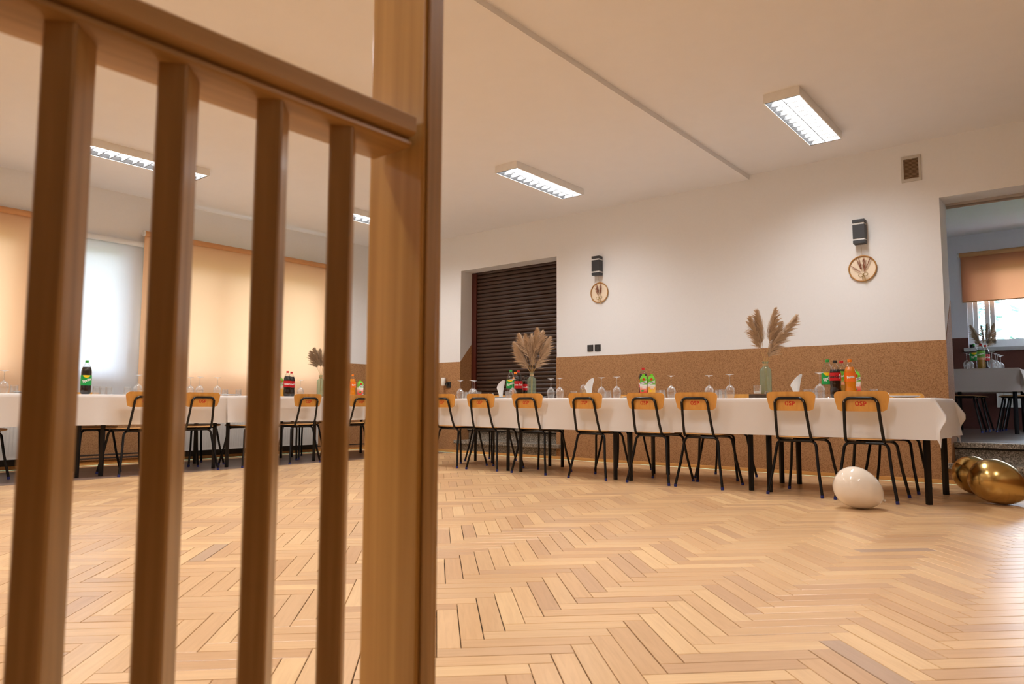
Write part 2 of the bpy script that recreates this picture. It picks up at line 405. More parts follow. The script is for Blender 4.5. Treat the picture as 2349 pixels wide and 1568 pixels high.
def score(q):
    c = st2xy((q[0]+q[1])/2, (q[2]+q[3])/2)
    px, py, d_ = proj(c)
    if d_ < .3 or not (-40 < px < 2390) or not (900 < py < 1600): return 0
    if px < 985 and any(a+8 < px < b-8 for a, b in ((20, 165), (300, 415), (545, 630), (730, 785), (832, 1005))) : return .02/d_**2
    return 1/d_**3
full.sort(key=score, reverse=True)
GREY_PX = [(2030, 1530), (500, 1252), (1160, 1116), (1185, 1112), (2120, 1262)]
grey_pts = [onz(*p) for p in GREY_PX]
def is_grey(q):
    for g in grey_pts:
        s_ = (-g.x+g.y)*S2; t_ = (g.x+g.y)*S2
        if q[0] < s_ < q[1] and q[2] < t_ < q[3]: return True
    return False
def plank_mesh(L, W, name, mat):
    g = .0010; c = .0012; h = -.006
    v = [(-L/2+g, -W/2+g, h), (L/2-g, -W/2+g, h), (L/2-g, W/2-g, h), (-L/2+g, W/2-g, h),
         (-L/2+g, -W/2+g, -c), (L/2-g, -W/2+g, -c), (L/2-g, W/2-g, -c), (-L/2+g, W/2-g, -c),
         (-L/2+g+c, -W/2+g+c, 0), (L/2-g-c, -W/2+g+c, 0), (L/2-g-c, W/2-g-c, 0), (-L/2+g+c, W/2-g-c, 0)]
    f = [(8, 9, 10, 11)]+[(k, (k+1) % 4, (k+1) % 4+4, k+4) for k in range(4)]+[(k+4, (k+1) % 4+4, (k+1) % 4+8, k+8) for k in range(4)]
    me = bpy.data.meshes.new(name); me.from_pydata(v, [], f); me.update(); me.materials.append(MATS[mat])
    uvl = me.uv_layers.new(name='UVMap')
    for lp in me.loops:
        p = me.vertices[lp.vertex_index].co; uvl.data[lp.index].uv = (p.x, p.y)
    return me
pm = plank_mesh(PL, PW, 'plank', 'parquet'); pmg = plank_mesh(PL, PW, 'plank_grey', 'parquet_grey')
rnd = random.Random(3)
NP = 300
for i, q in enumerate(full[:NP]):
    c = st2xy((q[0]+q[1])/2, (q[2]+q[3])/2)
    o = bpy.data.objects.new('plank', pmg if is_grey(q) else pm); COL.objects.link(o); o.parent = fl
    o.location = (c.x, c.y, rnd.uniform(-.0006, 0)); o.rotation_euler = (0, 0, 3*PI/4 if q[4] == 0 else PI/4)
    o.scale = (1-rnd.random()**3*.004, 1-rnd.random()**2*.045, 1)
vv = []; ff = []; uu = []
def add_plank_poly(poly, ang, L2=None):
    k = len(vv); n = len(poly); c = sum(poly, Vector((0, 0, 0)))/n; z = rnd.uniform(-.0006, 0); sh = 1-.02*rnd.random()**2-.006
    ca, sa = math.cos(-ang), math.sin(-ang); off = rnd.uniform(0, 50); g_ = .0008+.0022*rnd.random()**2
    for p in poly:
        d = p-c; lu = d.x*ca-d.y*sa; lv = d.x*sa+d.y*ca
        lu -= math.copysign(min(g_, abs(lu)), lu); lv -= math.copysign(min(g_, abs(lv)), lv)
        qq = c+Vector((lu*ca+lv*sa, -lu*sa+lv*ca, 0))
        vv.append((qq.x, qq.y, z)); uu.append((d.x*ca-d.y*sa+off, d.x*sa+d.y*ca+off))
    for p in poly:
        vv.append((p.x*.0+c.x+(p.x-c.x)*.995, c.y+(p.y-c.y)*.995, -.006)); d = p-c; uu.append((d.x*ca-d.y*sa+off, d.x*sa+d.y*ca+off))
    ff.append(tuple(range(k, k+n)))
    for i in range(n): ff.append((k+i, k+n+i, k+n+(i+1) % n, k+(i+1) % n))
for q in full[NP:]:
    add_plank_poly([st2xy(q[0], q[2]), st2xy(q[1], q[2]), st2xy(q[1], q[3]), st2xy(q[0], q[3])][::-1], 3*PI/4 if q[4] == 0 else PI/4)
for p, kind in partial: add_plank_poly(p[::-1], 3*PI/4 if kind == 0 else PI/4)
me = bpy.data.meshes.new('planks'); me.from_pydata(vv, [], ff); me.update(); me.materials.append(MATS['parquet'])
uvl = me.uv_layers.new(name='UVMap')
for lp in me.loops: uvl.data[lp.index].uv = uu[lp.vertex_index]
bm = bmesh.new(); bm.from_mesh(me); bmesh.ops.recalc_face_normals(bm, faces=bm.faces)
for f in bm.faces:
    if abs(f.normal.z) > .9 and f.normal.z < 0: f.normal_flip()
bm.to_mesh(me); bm.free()
o = bpy.data.objects.new('planks', me); COL.objects.link(o); o.parent = fl; o['kind'] = 'stuff'
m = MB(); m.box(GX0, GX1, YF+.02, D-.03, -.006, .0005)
tag(m.build('trim_1', 'grey_strip'), 'grey-brown strip of floor under the tables by the windows', kind='structure')

# ------------------------------------------------------------------ shuttered opening (door_1)
dr = tag(empty('door_1', ((SH0+SH1)/2, DB-.1, 0)), 'dark brown roller shutter closing the tall opening in the back wall', kind='structure')
ox, oy = dr.location.x, dr.location.y
m = MB(); m.box(SH0+t-ox, SH0+.09-ox, -.03, .05, .36, 2.575); m.box(SH1-.09-ox, SH1-t-ox, -.03, .05, .36, 2.575); m.build('guide_rail', 'frame_brown', dr)
SP = .0545; zz = .365; sl = None
prof = [(-.0005, 0), (-.009, .006), (-.013, .020), (-.013, .036), (-.008, .047), (0, SP-.0015), (.006, SP-.0015), (.006, 0)]
while zz < 2.57:
    if sl is None:
        q = MB(); q.prism(prof, lambda a, b, d: (d, a, b), SH0+.08-ox, SH1-.08-ox); sl = q.build('slat', 'shutter_brown', dr, smooth=True, loc=(0, 0, zz))
    else:
        c = sl.copy(); COL.objects.link(c); c.location = (0, 0, zz)
    zz += SP
m = MB(); m.box(SH0-ox, SH1-ox, .06, .09, 0, 2.6); m.build('backing', 'frame_brown', dr)
# terrazzo steps
def steps(name, x0, x1, label, deep):
    s = tag(empty(name, ((x0+x1)/2, D, 0)), label, 'steps'); ox = (x0+x1)/2; w2 = (x1-x0)/2-.006
    m = MB(); m.box(-w2, w2, -.001, .34, .037, .135); m.build('riser', 'terrazzo', s)
    m = MB(); m.box(-w2-.07, w2+.07, -.055, -.006, .135, .182); m.box(-w2, w2, -.006, .3, .135, .182); m.build('tread', 'terrazzo', s, bevel=.004)
    m = MB(); m.box(-w2, w2, .185, .34, .183, .30); m.build('riser', 'terrazzo', s)
    m = MB(); m.box(-w2, w2, .145, deep, .318, ZF-.002); m.build('tread', 'terrazzo', s, bevel=.004)
    m = MB(); m.box(-w2, w2, .175, .34, .30, .318); m.build('shadow_gap', 'dark_band', s)
steps('stone_steps', SH0, SH1, 'speckled grey terrazzo steps up to the brown roller shutter', .235)
steps('stone_steps', DR0, DR1, 'speckled grey terrazzo steps up to the open doorway beside gold balloons', .36)

# ------------------------------------------------------------------ far room behind the doorway
m = MB(); m.box(-3.4, 3.4, DB, YW+.3, ZF-.1, ZF); tag(m.build('floor', 'far_laminate'), 'grey laminate floor of the room beyond the doorway', kind='structure')
m = MB(); m.box(-3.4, 3.4, DB+.001, YW+.3, 3.13, 3.4); tag(m.build('ceiling', 'ceiling_white'), 'ceiling of the room beyond the doorway', kind='structure')
FW = (-1.36, 1.05, 1.50, 2.72)
m = MB(); m.box(-3.4, FW[0], YW, YW+.3, ZF, 3.13); m.box(FW[1], 3.4, YW, YW+.3, ZF, 3.13); m.box(FW[0], FW[1], YW, YW+.3, ZF, FW[2]); m.box(FW[0], FW[1], YW, YW+.3, FW[3], 3.13)
fwl = tag(m.build('wall_far', 'far_wall'), 'window wall of the room beyond the doorway with dark dado', kind='structure')
q = MB(); q.box(-3.4, FW[0], YW-t, YW, ZF, 1.65); q.box(FW[1], 3.4, YW-t, YW, ZF, 1.65); q.box(FW[0], FW[1], YW-t, YW, ZF, FW[2]-.04); q.build('dado', 'far_dado', fwl)
m = MB(); m.box(-3.4, -3.2, DB, YW, ZF, 3.13); m.box(3.2, 3.4, DB, YW, ZF, 3.13); tag(m.build('wall_side', 'far_wall'), 'side walls of the room beyond the doorway', kind='structure')
def window(name, label, horiz, a0, a1, z0, z1, pos, splits, mat='upvc'):
    """horiz 'x': runs along x at y=pos; 'y': runs along y at x=pos"""
    w_ = tag(empty(name), label, kind='structure')
    def bx(q, a, b, za, zb, d0, d1):
        if horiz == 'x': q.box(a, b, pos+d0, pos+d1, za, zb)
        else: q.box(pos-d1, pos-d0, a, b, za, zb)
    q = MB(); f = .06
    bx(q, a0, a1, z0, z0+f, .08, .15); bx(q, a0, a1, z1-f, z1, .08, .15); bx(q, a0, a0+f, z0, z1, .08, .15); bx(q, a1-f, a1, z0, z1, .08, .15)
    q.build('window_frame', mat, w_)
    e = [a0+f]+list(splits)+[a1-f]
    for i in range(len(e)-1):
        a, b = e[i]+.004, e[i+1]-.004; q = MB(); g = .055; za, zb = z0+f, z1-f
        bx(q, a, b, za, za+g, .09, .14); bx(q, a, b, zb-g, zb, .09, .14); bx(q, a, a+g, za, zb, .09, .14); bx(q, b-g, b, za, zb, .09, .14)
        s = q.build('sash', mat, w_)
        q = MB(); bx(q, a+g, b-g, za+g, zb-g, .11, .116); q.build('pane', 'pane_glass', s)
    q = MB(); bx(q, a0-.05 if horiz == 'x' else a0+.001, a1+.05 if horiz == 'x' else a1-.001, z0-.05 if horiz == 'x' else z0+.001, z0-.001 if horiz == 'x' else z0+.02, -.10 if horiz == 'x' else .005, .08); q.build('window_sill', 'window_sill', w_)
    return w_
window('window_4', 'white framed window of the room beyond the doorway, blind half down', 'x', FW[0], FW[1], FW[2], FW[3], YW, [-1.12+.02, 0.0])
window('window_1', 'white framed window behind the leftmost peach blind', 'y', *WIN[0], XB, [1.45])
window('window_2', 'narrow white framed window behind the white blind', 'y', *WIN[1], XB, [])
window('window_3', 'wide white framed window behind the peach blind nearest the corner', 'y', *WIN[2], XB, [4.7, 5.5])
def blind(name, label, horiz, a0, a1, ztop, zbot, pos, mat, cas, endmat='white_plastic'):
    c = (a0+a1)/2
    b = tag(empty(name, (c, pos, zbot) if horiz == 'x' else (pos, c, zbot)), label, 'blind', 'roller blinds'); h = (a1-a0)/2; H = ztop-zbot
    def P(a, d, z): return (a, -d, z) if horiz == 'x' else (d, a, z)
    q = MB(); n = 24
    q.tube([P(-h, .045, H-.03), P(h, .045, H-.03)], .032, 14); q.build('cassette', cas, b, smooth=True)
    q = MB(); v = []; f = []
    for i in range(n+1):
        for z in (H-.03, H*.6, H*.3, 0): v.append(P(-h+.012+(2*h-.024)*i/n, .02+.003*math.sin(i*.9)*(1-z/H), z))
    for i in range(n):
        for k in range(3): f.append((i*4+k, i*4+k+1, (i+1)*4+k+1, (i+1)*4+k))
    q.add(v, f); q.build('fabric', mat, b)
    q = MB(); q.tube([P(-h+.012, .02, 0), P(h-.012, .02, 0)], .008, 8); q.build('bottom_bar', cas, b, smooth=True)
    for s in (-1, 1):
        q = MB(); q.tube([P(s*h, .045, H-.03), P(s*(h+.022), .045, H-.03)], .036, 14); q.build('end_cap', endmat, b, smooth=True)
    return b
blind('roller_blind', 'peach roller blind at the far left of the window wall', 'y', .2, 2.74, 2.68, .74, XB, 'blind_peach', 'cassette_tan')
blind('roller_blind', 'narrow white roller blind between the two peach blinds', 'y', 2.77, 3.83, 2.56, .74, XB, 'blind_white', 'white_plastic')
blind('roller_blind', 'wide peach roller blind nearest the room corner, behind green vase', 'y', 3.69, 6.46, 2.68, .74, XB+.07, 'blind_peach', 'cassette_tan')
blind('roller_blind', 'rust coloured roller blind half lowered in the room beyond the doorway', 'x', -1.42, 1.12, 2.865, 2.16, YW, 'blind_rust', 'cassette_tan')
# outside
m = MB(); m.box(-60, 40, -40, 90, -.7, -.6); tag(m.build('ground', 'grass'), 'pale grass outside the windows', kind='structure')
def tree(name, label, loc, h, r, n, mat, conifer):
    rr = random.Random(int(loc[0]*100)); tr = tag(empty(name, loc), label, 'tree')
    q = MB(); q.tube([(0, 0, 0), (.03, 0, h*.5), (0, 0, h*.95)], [.16, .1, .02], 7); q.build('trunk', 'bark', tr, smooth=True)
    q = MB()
    for i in range(n):
        if conifer:
            zf = rr.random()**1.3; z = h*(.12+.88*zf); rad = r*(1-zf)*(.35+.65*abs(math.sin(z*4.2))); a = rr.random()*2*PI; d = rad*rr.random()**.5
            p = Vector((d*math.cos(a), d*math.sin(a), z-d*.25)); L = .35
        else:
            a = rr.random()*2*PI; b = math.acos(rr.uniform(-1, 1)); d = r*(.55+.45*rr.random())*(1+.25*math.sin(3*a+2*b))
            p = Vector((d*math.sin(b)*math.cos(a), d*math.sin(b)*math.sin(a), h*.58+d*.75*math.cos(b))); L = .3
        u = Vector((rr.uniform(-1, 1), rr.uniform(-1, 1), rr.uniform(-.5, .5))).normalized()*L; v_ = Vector((rr.uniform(-1, 1), rr.uniform(-1, 1), rr.uniform(-1, 1))).normalized()*L*.4
        q.add([p-u*.5, p+v_*.5, p+u*.5, p-v_*.5], [(0, 1, 2, 3)])
    c = q.build('crown', mat, tr); return tr
tree('conifer_tree', 'tall bluish conifer outside the window beyond the doorway', (-2.9, 22.5, -.6), 9.5, 2.3, 2600, 'leaf_blue', True)
tree('leafy_tree', 'pale leafy tree low outside the window, right of the conifer', (-.6, 27, -.6), 4.2, 2.0, 2200, 'leaf_pale', False)
tree('leafy_tree', 'pale leafy tree at the right edge outside the doorway window', (4.6, 31, -.6), 5.0, 2.4, 2200, 'leaf_pale', False)

# ------------------------------------------------------------------ ceiling lamps
def make_lamp():
    L = empty('ceiling_lamp'); w2, l2, h = .14, .605, .072; e = .006
    q = MB(); q.box(-w2, -w2+e, -l2, l2, 0, h); q.box(w2-e, w2, -l2, l2, 0, h); q.box(-w2+e, w2-e, -l2, -l2+e, 0, h); q.box(-w2+e, w2-e, l2-e, l2, 0, h); q.box(-w2+e, w2-e, -l2+e, l2-e, h-.006, h)
    q.build('housing', 'lamp_white', L)
    n = 11; ref = None
    for i in range(n+1):
        y = -l2+e+.012+(2*l2-2*e-.024)*i/n
        if ref is None:
            q = MB(); q.add([(-w2+e, -.004, .002), (w2-e, -.004, .002), (w2-e, -.0015, .034), (-w2+e, -.0015, .034), (-w2+e, .004, .002), (w2-e, .004, .002), (w2-e, .0015, .034), (-w2+e, .0015, .034)],
                            [(0, 1, 2, 3), (4, 7, 6, 5), (0, 4, 5, 1), (3, 2, 6, 7), (0, 3, 7, 4), (1, 5, 6, 2)])
            ref = q.build('louvre', 'louvre_metal', L, loc=(0, y, 0))
        else:
            c = ref.copy(); COL.objects.link(c); c.location = (0, y, 0)
    q = MB(); q.box(-.003, .003, -l2+e, l2-e, .002, .031); q.build('spine', 'louvre_metal', L)
    for s in (-1, 1):
        q = MB(); q.add([(s*(w2-e), -l2+e, .002), (s*(w2-e), l2-e, .002), (s*(w2-e-.03), l2-e, .05), (s*(w2-e-.03), -l2+e, .05)], [(0, 1, 2, 3)]); q.build('reflector', 'louvre_metal', L)
        q = MB(); q.tube([(s*.066, -.57, .046), (s*.066, .57, .046)], .013, 10); q.build('tube', 'tube_glow', L, smooth=True)
    ld = bpy.data.lights.new('lamp_light', 'AREA'); ld.shape = 'RECTANGLE'; ld.size = .25; ld.size_y = 1.16; ld.energy = LAMP_W; ld.color = (1, .99, .985); ld.spread = math.radians(150)
    lo = bpy.data.objects.new('lamp_light', ld); COL.objects.link(lo); lo.parent = L; lo.location = (0, 0, .036)
    return L
LP = Proto(make_lamp)
names = {(0, 0): 'nearest the air vent', (0, 1): 'at the top edge above the ceiling step', (1, 0): 'above the pampas vase by the roller shutter', (2, 0): 'nearest the room corner by the windows', (2, 1): 'seen between the two leftmost slats'}
for ci, x in enumerate((-1.79, -4.49, -7.15, .93)):
    for ri, y in enumerate((6.14 if ci == 0 else 6.03, 3.06, .06, -2.94)):
        if ci == 3 and ri != 1: continue  # rightmost lamp is added, out of view, to light the handrail's side face
        o = LP.get(); z = (ZC2 if x > XBEAM else ZC1)-.072; o.location = (x, y, z)
        tag(o, 'long white fluorescent ceiling lamp '+names.get((ci, ri), ['', '', 'in the row over the camera', 'in the row behind the camera'][ri] or 'hidden above the handrail'), 'lamp', 'louvred ceiling lamps')
        if (ci, ri) not in names: o['label'] = ['white louvred ceiling lamp on the right side of the room', 'white louvred ceiling lamp in the middle of the room', 'white louvred ceiling lamp on the window side', 'added unseen ceiling lamp lighting the railing, in the row'][ci]+[' first row', ' behind the handrail', ' over the railing', ' behind the railing'][ri]

# ------------------------------------------------------------------ railing in front
PX = -.62
def make_railing():
    R = tag(empty('slatted_railing', (-.66, .2, 0)), 'varnished wooden slatted railing with tall post in the foreground', 'railing'); ox, oy = -.66, .2
    z0, z1 = 1.008, 1.0455
    sec = [(PX, z1-.003), (PX-.003, z1), (PX-.077, z1), (PX-.080, z1-.003), (PX-.080, z0+.006), (PX-.078, z0), (PX-.012, z0), (PX-.0075, z0+.003), (PX-.008, z0+.007), (PX-.0135, z0+.0095), (PX-.0135, z0+.012), (PX-.004, z0+.0135), (PX, z0+.017)]
    def loft(parent, name, ya, yb):
        q = MB(); q.prism(sec, lambda a, b, d: (a-ox, d-oy, b), ya, yb); return q.build(name, 'rail_wood_y', parent, smooth=True)
    loft(R, 'handrail', -1.9, .580)
    q = MB(); q.box(PX-.07-ox, PX-.01-ox, -1.9-oy, .589-oy, .09, .13); q.build('bottom_rail', 'rail_wood_y', R, bevel=.003)
    # slats stand at an angle to the rail
    a = .64; az = math.radians(47.5); wl_, wr_ = .0262, .0415
    dl = Vector((-math.sin(az+PI/2), math.cos(az+PI/2), 0)); dr_ = Vector((-math.sin(az), math.cos(az), 0))
    first = None
    for c in [.7714, .6310, .4755, .3310]+[.3310-.1475*i for i in range(1, 15)]:
        C = Vector((-a+.010, c*a, 0))
        if first is None:
            q = MB(); pts = []
            for (u, v_) in [(0, 0), (1, 0), (1, 1), (0, 1)]: pts.append(dl*wl_*u+dr_*wr_*v_)
            bev = .0022; poly = []
            for i in range(4):
                p, pn, pp = pts[i], pts[(i+1) % 4], pts[i-1]
                poly.append(p+(pp-p).normalized()*bev); poly.append(p+(pn-p).normalized()*bev)
            n = len(poly); v = [(p.x, p.y, .13) for p in poly]+[(p.x, p.y, z0) for p in poly]
            q.add(v, [tuple(range(n-1, -1, -1)), tuple(range(n, 2*n))]+[(k, (k+1) % n, n+(k+1) % n, n+k) for k in range(n)])
            first = q.build('slat', 'rail_wood_z', R, loc=(C.x-ox, C.y-oy, 0))
        else:
            o = first.copy(); COL.objects.link(o); o.location = (C.x-ox, C.y-oy, 0)
    yp = .590
    q = MB(); q.box(-1.2165*yp-ox, -1.0475*yp-ox, yp-oy, yp+.0305-oy, 0, ZC2-.001); q.build('post', 'post_wood', R, bevel=.003)
    q = MB(); q.box(-1.0462*yp-ox, -1.0462*yp+.0032-ox, yp+.004-oy, yp+.0225-oy, 0, ZC2-.001); q.build('corner_strip', 'rail_wood_z', R, bevel=.002)
    q = MB(); q.box(-1.0462*yp-ox, -1.0462*yp+.0016-ox, yp+.023-oy, yp+.0295-oy, 0, ZC2-.001); q.build('edge_bead', 'rail_wood_z', R)
    return R
make_railing()

# ------------------------------------------------------------------ chairs
def make_chair():
    C = empty('stacking_chair')
    # backrest: curved plywood, wider at the top
    n = 9; bw, bh, br = .372, .146, .036
    poly = rrect(bw, bh, br, 6, .014)
    def bp(a, b, d):
        bow = .020*(a/(bw/2))**2
        return (a, -.278-(b)*.13+bow+d, .722+b)
    # grid-ish plate: fan strips through columns for a smooth bow
    xs = sorted(set([round(-bw/2+bw*i/16, 4) for i in range(17)]))
    def yext(x):
        lo, hi = 9, -9
        for i in range(len(poly)):
            (x0, y0), (x1, y1) = poly[i], poly[(i+1) % len(poly)]
            if (x0-x)*(x1-x) <= 0 and abs(x1-x0) > 1e-9:
                yy = y0+(y1-y0)*(x-x0)/(x1-x0); lo = min(lo, yy); hi = max(hi, yy)
        return lo, hi
    xs = [max(-bw/2+.0006, min(bw/2-.0006, x)) for x in xs]
    for fx in (.003, .010, .020): xs += [-bw/2+fx, bw/2-fx]
    xs = sorted(set(xs))
    v = []; f = []
    for x in xs:
        lo, hi = yext(x)
        for d in (0, .009):
            v.append(bp(x, lo, d)); v.append(bp(x, hi, d))
    for i in range(len(xs)-1):
        a, b = i*4, (i+1)*4
        f += [(a, b, b+1, a+1), (a+2, a+3, b+3, b+2), (a, a+2, b+2, b), (a+1, b+1, b+3, a+3)]
    f += [(0, 1, 3, 2), (len(v)-4, len(v)-2, len(v)-1, len(v)-3)]
    q = MB(); q.add(v, f); br_ = q.build('backrest', 'ply', C, smooth=True)
    # stencilled letters on the rear face
    q = MB()
    def stroke(pts, wd):
        for (a, b) in zip(pts[:-1], pts[1:]):
            d = Vector((b[0]-a[0], b[1]-a[1], 0)).normalized(); nrm = Vector((-d.y, d.x, 0))*wd/2; d = d*wd*.3
            P4 = [(a[0]-d.x+nrm.x, a[1]-d.y+nrm.y), (a[0]-d.x-nrm.x, a[1]-d.y-nrm.y), (b[0]+d.x-nrm.x, b[1]+d.y-nrm.y), (b[0]+d.x+nrm.x, b[1]+d.y+nrm.y)]
            q.add([bp(x, y, -.0006) for x, y in P4], [(0, 1, 2, 3)])
    s = .0125; y0 = -.016
    O1 = [(-.024-.002, y0+s), (-.0315, y0+s*.55), (-.0315, y0-s*.55), (-.026, y0-s)]
    stroke(O1, .0055); stroke([(-.019, y0+s), (-.0135, y0+s*.55), (-.0135, y0-s*.55), (-.019, y0-s)], .0055)
    stroke([(.0085, y0+s*.9), (-.003, y0+s*.9), (-.0045, y0+s*.4), (.007, y0-s*.35), (.006, y0-s*.9), (-.0055, y0-s*.9)], .0055)
    stroke([(.0175, y0-s), (.0175, y0+s)], .006); stroke([(.0225, y0+s*.9), (.030, y0+s*.75), (.030, y0+s*.1), (.0225, y0-s*.05)], .0055)
    q.v = [(x*1.12, y, .722-.016+(z-.722+.016)*1.12) for x, y, z in q.v]
    q.build('lettering', 'red_paint', br_)
    # seat
    q = MB(); sp = rrect(.39, .385, .06, 5); nx = 10
    q.prism(sp, lambda a, b, d: (a*(1-.06*(b < 0)), .015+b, .452+d-.010*max(0, (b-.12)/.07)**2-.004*math.cos(a*8)), -.009, 0)
    q.build('seat', 'ply_edge', C, smooth=True)
    # frame hoop behind the backrest, running forward under the seat
    R = .0112
    pts = []
    def hoop(s):
        l = [(s*.128, .18, .4315), (s*.128, -.16, .4305), (s*.128, -.19, .433), (s*.1275, -.206, .442), (s*.127, -.214, .458)]
        for k in range(1, 5):
            u = k/4; z = .458+(.700-.458)*u; l.append((s*(.127-.014*u), -.214-.064*u-.006, z))
        for k in range(1, 6):
            an = PI/2*k/5; l.append((s*(.068+.045*math.cos(an)), -.288-.004*math.sin(an), .702+.043*math.sin(an)))
        return l
    a = hoop(-1); b = hoop(1)[::-1]
    q = MB(); q.tube(a+b, R, 10); q.build('back_frame', 'black_paint', C, smooth=True)
    # legs: each half of a bent hoop under the seat
    for (fy, ty) in ((-.235, -.155), (.235, .155)):
        for s in (-1, 1):
            l = [(0, ty, .418), (s*.105, ty, .418)]
            for k in range(1, 6):
                an = PI/2*k/5; l.append((s*(.105+.045*math.sin(an)), ty+(fy-ty)*.12*k/5, .373+.045*math.cos(an)))
            l += [(s*.17, ty+(fy-ty)*.5, .21), (s*.205, fy, .012)]
            q = MB(); q.tube(l, R, 9); lg = q.build('leg', 'black_paint', C, smooth=True)
            q = MB(); q.tube([(s*.2035, fy*.995, .022), (s*.206, fy, .0)], R+.0012, 9); q.build('foot_cap', 'blue_cap', lg, smooth=True)
    for s in (-1, 1):
        q = MB(); q.tube([(s*.109, -.2995, .722), (s*.109, -.3035, .722)], .0042, 8); q.build('rivet', 'steel', C, smooth=True)
    return C
CP = Proto(make_chair)
CHL = 'plywood chair with black tube frame '
ord_ = ['at right end of long table behind white balloon', 'second from right end of long table', 'third from right end of long table', 'fourth from right end of long table', 'fifth from right, before the glass cloche', 'sixth from right, below the shutter vase', 'seventh from right, before the salt shakers', 'half hidden right of the tall post']
for i, (x, y, rz) in enumerate([(-1.325, 5.915, .02), (-1.815, 5.915, -.03), (-2.605, 5.905, .03), (-3.07, 5.91, -.01), (-3.685, 5.885, .0), (-4.405, 5.92, .04), (-5.02, 5.915, .05), (-5.55, 5.915, -.03)]):
    o = CP.get(); o.location = (x, y, 0); o.rotation_euler = (0, 0, rz); tag(o, CHL+ord_[i], 'chair', 'plywood chairs at the tables')
lo_ = ['between the first and second slats', 'between the second and third slats', 'hidden behind the third slat', 'between the third and fourth slats', 'between fourth slat and post']
for i, (y, rz) in enumerate([(3.15, .02), (3.73, -.06), (4.40, .02), (4.985, .0), (5.74, .05)]):
    o = CP.get(); o.location = (-7.335, y, 0); o.rotation_euler = (0, 0, PI/2+rz); tag(o, CHL+'at the window table '+lo_[i], 'chair', 'plywood chairs at the tables')
fo_ = ['facing us at the right end', 'facing us behind the wood slice', 'facing us behind the juice cartons', 'facing us behind the napkin by the shutter']
for i, x in enumerate([-1.31, -2.77, -3.89, -5.73]):
    o = CP.get(); o.location = (x, 6.665, 0); o.rotation_euler = (0, 0, PI+.02*(i-1)); tag(o, CHL+fo_[i], 'chair', 'plywood chairs at the tables')
for i, y in enumerate([2.03, 2.98, 4.08, 5.45]):
    o = CP.get(); o.location = (-7.87, y, 0); o.rotation_euler = (0, 0, -PI/2+.03*(i-1)); tag(o, CHL+'tucked on the window side '+['at the left picture edge', 'behind the green labelled bottle', 'behind the second slat gap', 'near the corner end'][i], 'chair', 'plywood chairs at the tables')
for i, (x, y, rz) in enumerate([(-.72, 10.80, PI/2), (-.70, 11.32, PI/2), (-1.30, 10.42, -PI/2), (-1.28, 11.0, -PI/2)]):
    o = CP.get(); o.location = (x, y, ZF); o.rotation_euler = (0, 0, rz); tag(o, 'chair in the room beyond the doorway, '+['nearest on the right side of its table', 'farther on the right side of its table', 'nearest on the left side of its table', 'farther on the left side of its table'][i], 'chair', 'chairs in the far room')

# ------------------------------------------------------------------ tables
def make_table(L, W, H):
    T = empty('folding_table'); l2, w2 = L/2, W/2
    q = MB(); q.box(-l2, l2, -w2, w2, H-.022, H); q.build('tabletop', 'ply_edge', T, bevel=.003)
    q = MB(); a, b = l2-.07, w2-.055
    q.box(-a, a, -b-.012, -b+.012, H-.072, H-.022); q.box(-a, a, b-.012, b+.012, H-.072, H-.022); q.box(-a-.012, -a+.012, -b, b, H-.072, H-.022); q.box(a-.012, a+.012, -b, b, H-.072, H-.022)
    q.build('apron', 'black_paint', T)
    for sx in (-1, 1):
        for sy in (-1, 1):
            q = MB(); q.tube([(sx*a, sy*b, H-.025), (sx*a, sy*b, H-.09), (sx*a, sy*b, .0)], [.026, .0235, .0225], 4); q.build('leg', 'black_paint', T)
    return T
HA, HL = .744, .762
TA = Proto(lambda: make_table(1.255, .845, HA)); TLp = Proto(lambda: make_table(1.255, .80, HL)); TF = Proto(lambda: make_table(1.3, .80, .755))
for x, l in ((-1.50, 'at the right end of the back-wall row'), (-2.765, 'second from the right in the back-wall row'), (-4.04, 'third from the right in the back-wall row'), (-5.325, 'at the left end of the back-wall row')):
    o = TA.get(); o.location = (x, 6.19, 0); tag(o, 'table with black legs under white cloth '+l, 'table', 'tables in rows')
for y, l in ((2.11, 'at the left edge of the picture'), (3.435, 'second along the windows'), (4.70, 'third along the windows'), (5.97, 'nearest the corner along the windows')):
    o = TLp.get(); o.location = (-7.66, y, 0); o.rotation_euler = (0, 0, PI/2); tag(o, 'table with black legs under white cloth '+l, 'table', 'tables in rows')
for y, l in ((10.66, 'nearest the doorway'), (11.97-.62+.0, 'by the window'))[:1]:
    o = TF.get(); o.location = (-1.06, y, ZF); o.rotation_euler = (0, 0, PI/2); tag(o, 'table under a shade-toned white cloth in the room beyond the doorway', 'table')

